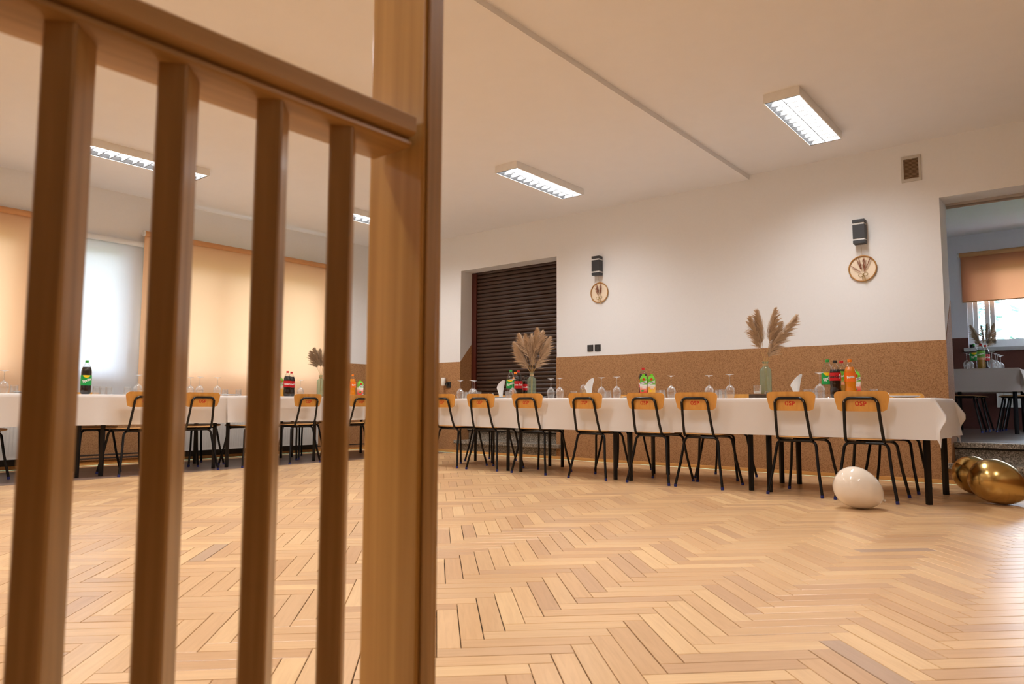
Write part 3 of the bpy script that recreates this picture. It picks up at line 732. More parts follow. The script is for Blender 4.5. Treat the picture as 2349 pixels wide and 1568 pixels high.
def cloth(name, label, origin, rz, x0, x1, w2, z, drop, seed, endR=False, endL=False, dropL=None, mat='cloth_white', grp='white tablecloths'):
    """sheet over a table row: local x along the row, front is -y"""
    rr = random.Random(seed); ph = [rr.uniform(0, 6.28) for _ in range(8)]
    def hang(x, s, f):
        u = f/drop
        wv = .010*math.sin(7*x+ph[0])+.007*math.sin(16*x+ph[1])+.005*math.sin(31*x+ph[2])
        return (wv*u**1.3+.010*u)
    rows = []
    fs = [drop*(1-i/9) for i in range(9)]
    prof = [(-1, f) for f in fs]+[(-1, .004)]+[(None, y) for y in [-w2+.006+(2*w2-.012)*i/6 for i in range(7)]]+[(1, .004)]+[(1, f) for f in fs[::-1]]
    nx = max(8, int((x1-x0)/.035)); us = [x0+(x1-x0)*i/nx for i in range(nx+1)]
    es = [drop*i/9 for i in range(1, 10)]
    cols = ([('L', e) for e in es[::-1]] if endL else [])+[('M', u) for u in us]+([('R', e) for e in es] if endR else [])
    v = []; f = []
    def pt(col, pr):
        k, u = col; s, a = pr
        if k == 'M':
            if s is None: return (u, a, z+.0015+.001*math.sin(9*u+ph[3]))
            d = a+ (.012*math.sin(3*u+ph[5]) if a > drop*.9 else 0)*0
            return (u, s*(w2+hang(u, s, a)), z-a)
        sg = 1 if k == 'R' else -1; xc = x1 if k == 'R' else x0
        if s is None:
            o_ = .12*u+.016*math.sin(11*a+ph[4])*u/drop
            return (xc+sg*(.002+o_), a, z-u*.965)
        # corner ear
        r = math.hypot(u, a); phi = math.atan2(u, a)/(PI/2)      # 0 = front line, 1 = end line
        D0 = Vector((0, s*(w2+hang(xc, s, min(a, drop)) if False else (hang(xc, s, min(r, drop)))), -r)) if False else Vector((0, s*hang(xc, s, min(r, drop)), -r))
        D1 = Vector((sg*(.002+.12*r), 0, -r*.965))
        lim = drop*1.4142
        ou = .085*r/.16 if r < .16 else (.085-.055*min(1, (r-.16)/.10)); tip = Vector((sg*ou*(1.0), s*(.05*math.sin(PI*min(r/.5, 1))), -r*(.90-.06*r/lim)))
        if phi < .5: p = D0.lerp(tip, (phi*2)**1.2)
        else: p = tip.lerp(D1, ((phi-.5)*2)**.9)
        return (xc+p.x, s*w2+p.y, z+p.z)
    for c in cols:
        for pr in prof: v.append(pt(c, pr))
    n = len(prof)
    for i in range(len(cols)-1):
        for k in range(n-1):
            A_, B_, C_, D_ = i*n+k, i*n+k+1, (i+1)*n+k+1, (i+1)*n+k
            R_ = cols[i+1][0] == 'R'; L_ = cols[i][0] == 'L'; fr_ = k < 9; bk_ = k >= n-10
            if (R_ or L_) and (fr_ or bk_):
                if R_ == fr_: f += [(A_, B_, D_), (B_, C_, D_)]
                else: f += [(A_, B_, C_), (A_, C_, D_)]
            else: f.append((A_, B_, C_, D_))
    q = MB(); q.add(v, f); o = q.build(name, mat, None, smooth='all'); o.location = origin; o.rotation_euler = (0, 0, rz)
    # stitched hem band as a narrow raised strip along the front
    h = MB(); hv = []; hf = []
    for i, u in enumerate(us):
        for a in (drop-.045, drop-.041): hv.append((u, -(w2+hang(u, -1, a)+.0012), z-a))
    for i in range(len(us)-1): hf.append((i*2, i*2+1, i*2+3, i*2+2))
    h.add(hv, hf); h.build('hem', mat, o, smooth='all')
    return tag(o, label, 'tablecloth', grp)
cloth('tablecloth', 'white cloth draped over the right end of the long table', (0, 6.19, 0), 0, -2.87, -.872, .428, HA+.002, .293, 1, endR=True)
cloth('tablecloth', 'white cloth over the middle of the long table', (0, 6.19, 0), 0, -5.10, -2.855, .432, HA+.005, .303, 2)
cloth('tablecloth', 'white cloth over the end of the long table behind the wooden post', (0, 6.19, 0), 0, -5.96, -5.085, .428, HA+.002, .295, 3, endL=True)
cloth('tablecloth', 'white cloth along the window table, left part', (-7.66, 0, 0), PI/2, 1.45, 4.10, .407, HL+.002, .285, 4)
cloth('tablecloth', 'white cloth along the window table, part toward the corner', (-7.66, 0, 0), PI/2, 4.085, 6.62, .410, HL+.004, .285, 5, endR=True)
ct = cloth('tablecloth', 'white cloth, shade in its colour, on the table in the room beyond the doorway', (-1.06, 10.66, ZF), PI/2, -.655, .66, .407, .757, .28, 6, endL=True, endR=True, mat='cloth_shaded', grp='cloth in the far room')

# ------------------------------------------------------------------ table ware
def mk_wine():
    g = empty('wine_glass')
    q = MB(); q.lathe([(.031, 0), (.036, .02), (.0405, .045), (.041, .06), (.037, .08), (.026, .097), (.012, .108), (.005, .114)], 22); q.build('bowl', 'glass_clear', g, smooth='all')
    q = MB(); q.lathe([(.005, .113), (.0034, .125), (.0032, .175), (.005, .188), (.010, .194)], 10); q.build('stem', 'glass_clear', g, smooth='all')
    q = MB(); q.lathe([(.010, .194), (.022, .1975), (.034, .1985), (.0345, .2005), (.001, .2005)], 22); q.build('foot', 'glass_foot', g, smooth='all')
    return g
def mk_tumbler():
    g = MB(); g.lathe([(.034, 0), (.033, .03), (.0305, .072), (.030, .078), (.001, .078)], 20); g.lathe([(.0315, .002), (.0285, .064), (.001, .064)], 20)
    return g.build('tumbler', 'glass_clear', None, smooth=True)
def wrap_text(parent, body, size, R, zc, mat, bold=.0006, tilt=0, name='lettering', face=-PI/2):
    v, f = txt(body, size, bold); q = MB(); out = []
    for x, y, z in v:
        x, y = x*math.cos(tilt)-y*math.sin(tilt), x*math.sin(tilt)+y*math.cos(tilt)
        a = face+x/R; out.append((R*math.cos(a), R*math.sin(a), zc+y))
    q.add(out, f); return q.build(name, mat, parent)
BT = {}
def bottle(kind):
    def fn():
        B = empty('soda_bottle')
        R, H = {'cola': (.0445, .305), 'cola_small': (.034, .255), 'lemon': (.047, .315), 'fanta': (.042, .300), 'zero': (.042, .295), 'juice': (.043, .305), 'dark_lemon': (.047, .330)}[kind]
        p = [(.004, .003), (R*.72, .0), (R*.95, .010), (R, .03), (R, H*.22), (R*.93, H*.30), (R, H*.38), (R*1.0, H*.66), (R*.93, H*.72), (R*.72, H*.82), (R*.42, H*.90), (.0135, H*.925), (.0135, H*.955)]
        q = MB(); q.lathe(p, 24); q.build('bottle_shell', 'glass_bottle', B, smooth=True)
        dm, lvl = {'cola': ('cola', .80), 'cola_small': ('cola', .74), 'lemon': (None, 0), 'fanta': ('orange_drink', .80), 'zero': ('cola', .76), 'juice': ('amber_drink', .74), 'dark_lemon': ('cola', .80)}[kind]
        if dm:
            pr = [(max(.001, r-.0022), z+.002) for r, z in p if z < H*lvl]
            rl = pr[-1][0]; k = [i for i, (r, z) in enumerate(p) if z >= H*lvl][0]; (r0, z0), (r1, z1) = p[k-1], p[k]; u = (H*lvl-z0)/(z1-z0); rr_ = r0+(r1-r0)*u-.0022
            pr += [(rr_, H*lvl), (.001, H*lvl)]
            q = MB(); q.lathe(pr, 24); q.build('drink', dm, B, smooth=True)
        lm, l0, l1, cap = {'cola': ('label_red', .36, .62, 'cap_red'), 'cola_small': ('label_red', .36, .62, 'cap_black'), 'lemon': ('label_green', .36, .66, 'cap_green'), 'fanta': ('label_orange', .42, .66, 'cap_orange'), 'zero': ('label_red', .46, .67, 'cap_black'), 'juice': ('label_juice', .36, .76, 'cap_red'), 'dark_lemon': ('label_green', .26, .56, 'cap_green')}[kind]
        q = MB(); q.lathe([(.0155, H*.945), (.0155, H-.002), (.0145, H), (.001, H)], 16); q.lathe([(.0158, H*.93), (.0158, H*.943)], 16); q.build('cap', cap, B, smooth=True)
        if lm:
            q = MB(); z0, z1 = H*l0, H*l1
            q.lathe([(R+.0006, 0), (R+.0006, z1-z0)], 24); lb = q.build('label_band', lm, B, smooth='all', loc=(0, 0, z0)); zc = (z1-z0)/2; RR = R+.0012
            if kind in ('cola', 'cola_small'): wrap_text(lb, 'Coca-Cola', R*.62, RR, zc, 'print_white', .0012)
            if kind == 'zero':
                wrap_text(lb, 'Coca-Cola', R*.55, RR, zc, 'print_black', .001, face=-PI/2-.25); wrap_text(lb, 'I', R*1.0, RR, zc, 'print_white', .0022, face=-PI/2+.75)
            if kind in ('lemon', 'dark_lemon'):
                wrap_text(lb, 'Sprite', R*.72, RR, zc*1.0, 'print_white', .0014, .35)
                q = MB(); v = []; 
                for i in range(13):
                    a = -PI/2-.75+1.3*i/12
                    v += [(RR*math.cos(a), RR*math.sin(a), 2*zc-.001), (RR*math.cos(a), RR*math.sin(a), 2*zc-.010-.016*math.sin(PI*i/12))]
                q.add(v, [(2*i, 2*i+1, 2*i+3, 2*i+2) for i in range(12)]); q.build('yellow_flash', 'print_yellow', lb)
            if kind == 'fanta': wrap_text(lb, 'Fanta', R*.62, RR, zc, 'print_white', .0012, .15)
            if kind == 'juice':
                wrap_text(lb, 'TYMBARK', R*.42, RR, zc*1.1, 'print_white', .0008, .25)
        return B
    if kind not in BT: BT[kind] = Proto(fn)
    return BT[kind].get()
CT = {}
def carton(kind):
    def fn():
        B = empty('juice_carton'); w2, d2, h = .034, .034, .185
        q = MB(); q.add([(-w2, -d2, 0), (w2, -d2, 0), (w2, d2, 0), (-w2, d2, 0), (-w2, -d2, h), (w2, -d2, h), (w2, d2, h), (-w2, d2, h), (-w2*.62, -d2*.55, h+.032), (w2*.62, -d2*.55, h+.032), (w2*.62, d2, h+.032), (-w2*.62, d2, h+.032)],
                        [(0, 3, 2, 1), (0, 1, 5, 4), (1, 2, 6, 5), (2, 3, 7, 6), (3, 0, 4, 7), (4, 5, 9, 8), (5, 6, 10, 9), (6, 7, 11, 10), (7, 4, 8, 11), (8, 9, 10, 11)])
        b = q.build('carton_box', 'carton_'+kind, B)
        q = MB(); q.lathe([(.0145, h+.031), (.0145, h+.047), (.001, h+.047)], 14); q.build('cap', 'cap_lime', B, smooth=True)
        q = MB(); q.add([(-w2, -d2-.0006, .125), (w2, -d2-.0006, .150), (w2, -d2-.0006, .172), (-w2, -d2-.0006, .147)], [(0, 1, 2, 3)]); bn = q.build('banner', 'print_white', b)
        v, f = txt('TYMBARK', .0145, .0004); an = .35; q = MB(); q.add([(x*math.cos(an)-y*math.sin(an), -d2-.0012, .1485+x*math.sin(an)+y*math.cos(an)) for x, y, z in v], f); q.build('lettering', 'cap_black', b)
        q = MB(); q.lathe([(.001, 0), (.012, 0)], 12, Matrix.Translation((.003, -d2-.0008, .185-.004)) @ Matrix.Rotation(PI/2, 4, 'X')); q.build('emblem', 'cap_red', b)
        q = MB(); q.lathe([(.001, 0), (.016, 0)], 12, Matrix.Translation((-.008, -d2-.0008, .072)) @ Matrix.Rotation(PI/2, 4, 'X') @ Matrix.Scale(.55, 4, (0, 1, 0))); q.build('leaf_print', 'cap_green' if kind == 'red' else 'print_yellow', b)
        v, f = txt('100%', .016, .0006); q = MB(); q.add([(x+.006, -d2-.001, .100+y) for x, y, z in v], f); q.build('lettering', 'print_white', b)
        return B
    if kind not in CT: CT[kind] = Proto(fn)
    return CT[kind].get()
def plume(parent, base, tip, L, spread, n, mat, seed, wd=.0017, droop=.6):
    """feathery seed head along the upper part of a stalk"""
    rr = random.Random(seed); base = Vector(base); tip = Vector(tip); ax = (tip-base).normalized()
    side = ax.cross(Vector((0, 0, 1))); side = side.normalized() if side.length > .05 else Vector((1, 0, 0)); ot = ax.cross(side)
    out = Vector((ax.x, ax.y, 0)); out = out.normalized() if out.length > .02 else Vector((0, 0, 0))
    q = MB()
    for i in range(n):
        u = rr.random(); p = tip-ax*L*(1-u)
        a = rr.random()*2*PI; d = side*math.cos(a)+ot*math.sin(a)
        ln = spread*(.7+1.1*rr.random())*(.55+.9*math.sin(PI*min(1, .15+.8*u)))*(1.1-.45*u)
        th = math.radians(rr.uniform(12, 52)*(1.05-.5*u)); g = ax*math.cos(th)+d*math.sin(th)
        mid = p+g*ln*.6; e = mid+(g*.6+Vector((0, 0, -droop*.35))+out*droop*.5).normalized()*ln*.6
        k = d.cross(ax).normalized()*wd*(.5+.9*rr.random())
        q.add([p-k*.4, p+k*.4, mid+k, e, mid-k], [(0, 1, 2, 3, 4)])
    return q.build('plume', mat, parent)
def pampas(origin, tips, mat, sm, grp, labels, L=.17, spread=.035, n=330, neck=.27):
    for i, (ra, rb, dz) in enumerate(tips):
        dd = RTv*ra+FWv*rb; dx, dy = dd.x, dd.y
        P = tag(empty('pampas_stem', origin), labels[i] if isinstance(labels, list) else labels, 'dried grass', grp)
        b = Vector((dx*.03, dy*.03, .02)); nk = Vector((dx*.06, dy*.06, neck)); tp = Vector((dx, dy, dz))
        q = MB(); q.tube([b, nk, nk.lerp(tp, .5), tp], [.0016, .0016, .0014, .0008], 5); q.build('stalk', sm, P, smooth=True)
        plume(P, nk, tp, min(L, (tp-nk).length*.82), spread, n, mat, i*13+int(abs(origin[0])*10))
RTv = Vector((RT.x, RT.y, 0)).normalized(); FWv = Vector((fw.x, fw.y, 0)).normalized()
def vase_mesh():
    V = empty('glass_vase'); R = .046; H = .215; q = MB(); n = 32; prof = [(.001, .004), (R*.95, .004), (R, .015), (R, .19), (R*.93, .208), (R*.62, .224), (.021, .232), (.020, .258), (.025, .268), (.025, .274)]
    v = []; f = []
    for r, z in prof:
        for k in range(n): rr_ = r*(1+.018*math.cos(16*2*PI*k/n)*(1 if .01 < z < .21 else 0)); v.append((rr_*math.cos(2*PI*k/n), rr_*math.sin(2*PI*k/n), z))
    for i in range(len(prof)-1): f += [(i*n+k, i*n+(k+1) % n, (i+1)*n+(k+1) % n, (i+1)*n+k) for k in range(n)]
    q.add(v, f); q.build('vase_body', 'glass_green', V, smooth='all')
    q = MB(); q.lathe([(.0222, .238), (.0228, .248), (.0222, .256)], 16); q.build('twine_wrap', 'cork', V, smooth='all'); return V
VP = Proto(vase_mesh); WG = Proto(mk_wine); TU = Proto(mk_tumbler)
def mk_napkin():
    q = MB(); v = []; f = []; n = 18
    for i in range(n+1):
        a = 2*PI*i/n*1.06; 
        for k, u in enumerate((0, .25, .5, .75, 1)):
            r = .019+.028*u*u+.003*math.sin(a); top = .150+.050*math.cos(a+.55)
            v.append((r*math.cos(a)*(1.0), r*math.sin(a)*.8, u*top))
    for i in range(n):
        for k in range(4): f.append((i*5+k, i*5+k+1, (i+1)*5+k+1, (i+1)*5+k))
    q.add(v, f); return q.build('folded_napkin', 'paper_white', None, smooth='all')
NK = Proto(mk_napkin)
def mk_candle():
    g = empty('candle_glass'); q = MB(); q.lathe([(.001, .003), (.030, .003), (.033, .012), (.034, .075)], 20); q.build('cup', 'glass_clear', g, smooth='all')
    q = MB(); q.lathe([(.001, .004), (.029, .004), (.030, .022), (.001, .023)], 16); q.build('wax', 'candle_wax', g, smooth=True); return g
CD = Proto(mk_candle)
def mk_plate():
    q = MB(); q.lathe([(.001, .002), (.06, .002), (.074, .004), (.102, .014), (.103, .0155), (.073, .007), (.001, .005)], 28); return q.build('dinner_plate', 'china', None, smooth=True)
PLt = Proto(mk_plate)
def mk_shaker():
    g = empty('salt_shaker'); q = MB(); q.lathe([(.001, 0), (.014, 0), (.0145, .03), (.012, .04), (.001, .04)], 12); q.build('jar', 'china', g, smooth=True)
    q = MB(); q.lathe([(.0125, .040), (.0125, .050), (.006, .056), (.001, .056)], 12); q.build('lid', 'steel', g, smooth=True); return g
SK = Proto(mk_shaker)
def ta(px, y, z=HA+.004): 
    p = ony(px, 905, y); return Vector((p.x, y, z))
def tl(px, x, z=HL+.006):
    p = onx(px, 900, x); return Vector((x, p.y, z))
def put(o, loc, label, cat, grp=None, rz=0):
    o.location = loc; o.rotation_euler = (0, 0, rz); tag(o, label, cat, grp); return o
FACE = math.radians(39)   # turns printed fronts toward the room side
# long table: upturned wine glasses
for px, y, l in [(1055.6, 5.90, 'beside the white plug-in freshener'), (1083, 5.88, 'by the shutter edge, front of a close pair'), (1088, 6.02, 'by the shutter edge, rear of a close pair'), (1176, 5.86, 'in front of the green labelled bottle'), (1263.7, 5.93, 'left of the pair right of the shutter vase'), (1284, 5.84, 'right of the pair right of the shutter vase'), (1380, 5.92, 'left one right of the napkin beside the cloche'), (1415, 5.85, 'second right of the napkin beside the cloche'), (1540, 5.88, 'right of the juice cartons'), (1627, 6.0, 'smaller looking of the pair left of the wood slice'), (1674.7, 5.86, 'nearest the wood slice'), (1881, 5.96, 'touching the green labelled bottle at the right end')]:
    put(WG.get(), ta(px, y), 'upturned wine glass '+l, 'glass', 'upturned wine glasses')
for px, y, l in [(1066, 6.15, 'between the wine glasses left of the shutter'), (1073, 6.05, 'nearer, between the wine glasses left of the shutter'), (1098, 6.10, 'at the left edge of the shutter'), (1165, 6.03, 'beside the napkin left of the soda bottles'), (1395, 6.05, 'between two wine glasses right of the cloche'), (1509, 6.25, 'touching the orange juice carton'), (1519, 6.08, 'left of the wine glass beside the cartons'), (1648, 6.25, 'rear one between the two wine glasses left of the wood slice'), (1657, 6.1, 'front one between the two wine glasses left of the wood slice'), (1852, 6.2, 'right of the white napkin'), (1867, 6.3, 'rear, right of the white napkin'), (2005, 6.36, 'alone at the right end of the table')]:
    put(TU.get(), ta(px, y), 'small upturned tumbler '+l, 'glass', 'upturned tumblers')
for px, y, k, l in [(1171.5, 6.15, 'lemon', 'clear soda bottle with green label and green cap left of the cola'), (1182, 6.30, 'fanta', 'orange soda bottle with orange cap behind the green labelled bottle'), (1189, 6.13, 'cola', 'cola bottle with red label and red cap in the shutter group'), (1206, 6.24, 'cola_small', 'smaller cola bottle with black cap beside the shutter vase'),
                    (1476, 6.34, 'cola', 'cola bottle with red cap behind the red juice carton'), (1900, 6.16, 'lemon', 'clear soda bottle with green label in the right-end group'), (1917.5, 5.98, 'zero', 'dark cola bottle with black cap and red label in the right-end group'), (1932.5, 6.22, 'juice', 'juice drink bottle with red cap and green label in the right-end group'), (1951.6, 6.0, 'fanta', 'orange soda bottle with orange cap at the right end')]:
    put(bottle(k), ta(px, y), l, 'bottle', 'soft drink bottles', FACE-.35+(.3 if px < 1300 else 0))
for px, y, k, l in [(1477, 6.16, 'red', 'red and green juice carton in the middle of the long table'), (1495, 6.20, 'orange', 'orange and green juice carton beside the red one'), (1963, 6.26, 'red', 'juice carton half hidden behind the orange soda bottle')]:
    put(carton(k), ta(px, y), l, 'carton', 'juice cartons', FACE-.3)
SL = ta(1746, 6.02)
q = MB(); pr = []
rr0 = random.Random(5); nn = 30; rad = [.105*(1+.05*math.sin(3*2*PI*k/nn)+.03*math.sin(7*2*PI*k/nn)+rr0.uniform(-.012, .012)) for k in range(nn)]
ws = tag(empty('wood_slice', SL), 'bark-edged wooden slice under the green vase and candle', 'wood slice')
q.prism([(rad[k]*math.cos(2*PI*k/nn), rad[k]*math.sin(2*PI*k/nn)) for k in range(nn)], lambda a, b, d: (a, b, d), .001, .032); q.build('bark', 'bark', ws)
q = MB(); q.prism([(.93*rad[k]*math.cos(2*PI*k/nn), .93*rad[k]*math.sin(2*PI*k/nn)) for k in range(nn)], lambda a, b, d: (a, b, d), .0315, .0332); q.build('heartwood', 'slice_wood', ws)
v2 = ta(1757.5, 6.04, HA+.0375); put(VP.get(), v2, 'ribbed green glass bottle vase on the wood slice', 'vase', 'green glass vases')
put(CD.get(), ta(1738, 5.97, HA+.0375), 'candle glass on the wood slice left of the vase', 'candle', 'candle glasses')
q = MB()
for k in range(5):
    M_ = Matrix.Translation((.0, 0, 0)); q.tube([(.012*math.cos(a)+.004*k, -.06-.004*k, .012+.012*math.sin(a)) for a in [2*PI*i/12 for i in range(13)]], .0016, 5, False)
o = q.build('ring_charm', 'steel', None, smooth=True); put(o, v2+Vector((.02, -.001, -.003)), 'small metal rings leaning on the green vase', 'ornament')
for px, y, l in [(1149, 6.0, 'left of the soda bottles at the shutter'), (1352, 6.02, 'beside the glass cloche'), (1827.6, 6.1, 'between the wood slice and the right-end bottles')]:
    put(NK.get(), ta(px, y), 'white napkin rolled in a cone '+l, 'napkin', 'rolled napkins', .4)
v1 = ta(1219.7, 6.08); put(VP.get(), v1, 'green glass bottle vase in front of the roller shutter', 'vase', 'green glass vases')
put(CD.get(), ta(1316, 6.05), 'candle glass left of the glass cloche', 'candle', 'candle glasses')
CLq = empty('glass_cloche'); q = MB(); q.lathe([(.034, .0), (.036, .02), (.034, .07), (.036, .095), (.033, .118), (.020, .137), (.001, .143)], 20); q.build('dome', 'glass_clear', CLq, smooth='all')
rr1 = random.Random(9); q = MB()
for i in range(90):
    a = rr1.random()*6.28; r = .022*rr1.random()**.5; z = .01+.09*rr1.random(); p = Vector((r*math.cos(a), r*math.sin(a), z)); u = Vector((rr1.uniform(-1, 1), rr1.uniform(-1, 1), rr1.uniform(-.3, 1))).normalized()*.016; k = Vector((rr1.uniform(-1, 1), rr1.uniform(-1, 1), 0)).normalized()*.004
    q.add([p, p+u*.5+k, p+u, p+u*.5-k], [(0, 1, 2, 3)])
q.build('dried_flowers', 'straw', CLq)
q = MB(); q.lathe([(.001, 0), (.038, 0), (.038, .008), (.001, .009)], 20); q.build('base', 'slice_wood', CLq, smooth=True)
put(CLq, ta(1338.7, 6.12), 'glass cloche with dried flowers beside a napkin', 'ornament')
for px, l in ((1120.7, 'left'), (1130.5, 'right')): put(SK.get(), ta(px, 6.05), l+' one of the two small salt shakers near the shutter', 'shaker', 'salt shakers')
for px, y, l in [(2075, 5.93, 'at the right end of the long table'), (1586, 5.90, 'between chairs in the middle of the table'), (1450, 5.88, 'left of the red juice carton'), (1347, 5.87, 'below the cloche napkin'), (1231, 5.88, 'right of the shutter vase'), (1142, 5.88, 'below the napkin at the shutter')]:
    put(PLt.get(), ta(px, y, HA+.005), 'white dinner plate '+l, 'plate', 'dinner plates')
P1 = [(-.175, -.02, .58), (-.125, .05, .68), (-.06, -.05, .66), (.0, .03, .67), (.05, -.03, .73), (.11, .04, .71), (.185, 0, .64), (-.16, .03, .50), (.165, -.04, .52), (.02, .05, .58)]
pampas(tuple(v1), P1, 'pampas', 'straw', 'pampas by the shutter', [w_+' dried pampas stem in the vase before the roller shutter' for w_ in ('leftmost tall', 'second from left tall', 'third from left tall', 'middle tall', 'tallest', 'second from right tall', 'rightmost tall', 'lowest left', 'lowest right', 'low middle')], .24, .050, 760)
P2 = [(-.112, .0, .64), (-.045, .02, .70), (.09, .0, .71), (.265, .0, .655), (.15, .03, .60), (.115, -.03, .50)]
pampas(tuple(v2), P2, 'pampas', 'straw', 'pampas on the wood slice', ['leftmost pampas stem in the vase on the wood slice', 'second pampas stem from the left in the wood-slice vase', 'upright middle pampas stem in the wood-slice vase', 'pampas stem arching far right in the wood-slice vase', 'bushy right pampas stem in the wood-slice vase', 'lowest right pampas stem in the wood-slice vase'], .27, .047, 900)
# window table
for px, x, l in [(7, -7.45, 'at the left edge of the picture'), (316, -7.5, 'behind the chair between first and second slats'), (436, -7.75, 'beside the second slat'), (457.6, -7.5, 'left of two between second and third slats'), (498, -7.5, 'right of two between second and third slats'), (689, -7.55, 'between the cola and the green vase')]:
    put(WG.get(), tl(px, x), 'upturned wine glass on the window table '+l, 'glass', 'upturned wine glasses')
for px, x, l in [(32, -7.5, 'near the left picture edge'), (221, -7.5, 'right of the green labelled bottle'), (237, -7.6, 'second right of the green labelled bottle'), (249, -7.7, 'third right of the green labelled bottle'), (292, -7.5, 'left of the chair back'), (516.5, -7.6, 'right of the wine glasses'), (547, -7.55, 'at the third slat')]:
    put(TU.get(), tl(px, x), 'small tumbler on the window table '+l, 'glass', 'upturned tumblers')
for px, x, k, l in [(196, -7.6, 'dark_lemon', 'dark bottle with green label before the white blind'), (658.5, -7.55, 'cola', 'cola bottle with red label seen between third and fourth slats'), (667.5, -7.68, 'cola', 'cola bottle half hidden behind another between the slats'), (808.5, -7.62, 'fanta', 'orange soda bottle seen just left of the post')]:
    put(bottle(k), tl(px, x), l, 'bottle', 'soft drink bottles', PI/2-.2)
put(carton('orange'), tl(642, -7.62), 'orange juice carton left of the cola on the window table', 'carton', 'juice cartons', PI/2-.4)
put(carton('red'), tl(826, -7.80), 'juice carton beside the orange soda by the post', 'carton', 'juice cartons', PI/2-.4)
v3 = tl(735, -7.6); put(VP.get(), v3, 'green glass bottle vase on the window table', 'vase', 'green glass vases')
pampas(tuple(v3), [(-.13, .02, .56), (-.08, 0, .60), (-.02, .02, .585), (.06, .0, .58), (.13, .02, .54)], 'pampas_dark', 'straw', 'pampas on the window table', [w_+' brownish pampas stem in the window table vase' for w_ in ('leftmost', 'second from left', 'middle', 'second from right', 'rightmost')], .21, .050, 620)
for px, x, l in [(60, -7.37, 'beside the first slat'), (530, -7.37, 'right of the wine glasses'), (700, -7.37, 'below the green vase')]:
    put(PLt.get(), tl(px, x, HL+.008), 'white dinner plate on the window table '+l, 'plate', 'dinner plates')
put(SK.get(), tl(832, -7.65), 'salt shaker beside the juice carton by the post', 'shaker', 'salt shakers')
# far room table
zt = ZF+.763
def tf(px, y): return Vector((ony(px, 840, y).x, y, zt))
for px, y, l in [(2218.5, 10.25, 'leftmost'), (2226, 10.5, 'second from the left'), (2276, 10.2, 'right of the dark bottle'), (2285, 10.5, 'second right of the dark bottle'), (2289, 10.8, 'third right of the dark bottle'), (2296, 11.1, 'rightmost')]:
    put(WG.get(), tf(px, y), 'backlit upturned wine glass in the far room, '+l, 'glass', 'far room wine glasses')
put(bottle('lemon'), tf(2236, 10.4), 'green labelled bottle on the far room table', 'bottle', 'soft drink bottles', .2)
put(bottle('juice'), tf(2252, 10.25), 'juice bottle on the far room table', 'bottle', 'soft drink bottles', .1)
put(bottle('cola'), tf(2262, 10.5), 'cola bottle on the far room table', 'bottle', 'soft drink bottles', .1)
v4 = tf(2262, 10.95); put(VP.get(), v4, 'glass vase on the table in the far room', 'vase', 'green glass vases')
pampas(tuple(v4), [(-.17, 0, .58), (-.13, .03, .48), (-.03, 0, .57), (.05, .02, .60), (.12, 0, .60), (.16, .03, .50)], 'pampas_dark', 'pampas_dark', 'pampas in the far room', [w_+' dark backlit pampas stem before the far window' for w_ in ('leftmost', 'low left', 'middle left', 'middle right', 'tall right', 'rightmost')], .22, .040, 420)

# ------------------------------------------------------------------ on the back wall
def mk_sconce():
    S = empty('wall_sconce'); w2, d = .054, .095
    q = MB(); q.box(-w2, w2, -d, -.012, -.068, .068); q.build('body', 'lamp_black', S, bevel=.002)
    for s in (-1, 1):
        z0, z1 = (.085, .118) if s > 0 else (-.118, -.085)
        q = MB(); q.box(-w2, w2, -d, -.012, z0, z1); q.build('end_cap', 'lamp_black', S, bevel=.002)
        q = MB(); q.box(-w2+.006, w2-.006, -d+.006, -.014, min(s*.068, s*.085), max(s*.068, s*.085)); q.build('glass_strip', 'white_plastic', S)
    q = MB(); q.box(-.04, .04, -.013, 0, -.09, .09); q.build('back_plate', 'lamp_black', S); return S
SC = Proto(mk_sconce)
def mk_hoop(seed, lean):
    Hh = empty('dried_flower_hoop'); R = .122; q = MB()
    q.tube([(R*math.cos(2*PI*i/40), -.014, R*math.sin(2*PI*i/40)) for i in range(41)], .0065, 8, False); q.build('ring', 'hoop_wood', Hh, smooth=True)
    q = MB(); q.lathe([(.001, 0), (R, 0), (R, .003), (.001, .003)], 40, Matrix.Rotation(PI/2, 4, 'X') @ Matrix.Translation((0, 0, .004))); q.build('canvas', 'hoop_canvas', Hh)
    tips = [(-.01+lean*.02, .11), (-.045, .085), (.02, .09), (-.03, .10), (.035, .07)]+([(-.095, .03), (.075, .095)] if lean > 0 else [(-.055, .055), (.03, .115)])
    for i, (x, z) in enumerate(tips): plume(Hh, (.008, -.024, -.06), (x, -.026, z), .11, .014, 80, 'rust_grass', seed+i, .0014, 0)
    q = MB()
    for x in (-.012, -.004, .004, .012): q.tube([(x*.4+.008, -.026, -.05), (.012+x, -.026, -.085), (.03+x*.8, -.026, -.145)], .0014, 5)
    q.build('stems', 'straw', Hh)
    q = MB()
    for s in (-1, 1):
        q.tube([(.008+s*(.022-.020*math.cos(a)), -.032, -.065+.004*s+.016*math.sin(a)) for a in [2*PI*i/14 for i in range(15)]], .0024, 6, False)
        q.tube([(.008, -.032, -.066), (.008+s*.010, -.032, -.09), (.014+s*.012, -.032, -.115)], .002, 6)
    q.build('bow', 'twine', Hh, smooth=True)
    q = MB(); q.tube([(0, -.016, R), (.0, -.03, R+.075), (0, -.04, R+.10)], .0010, 5); q.build('string', 'twine', Hh); return Hh
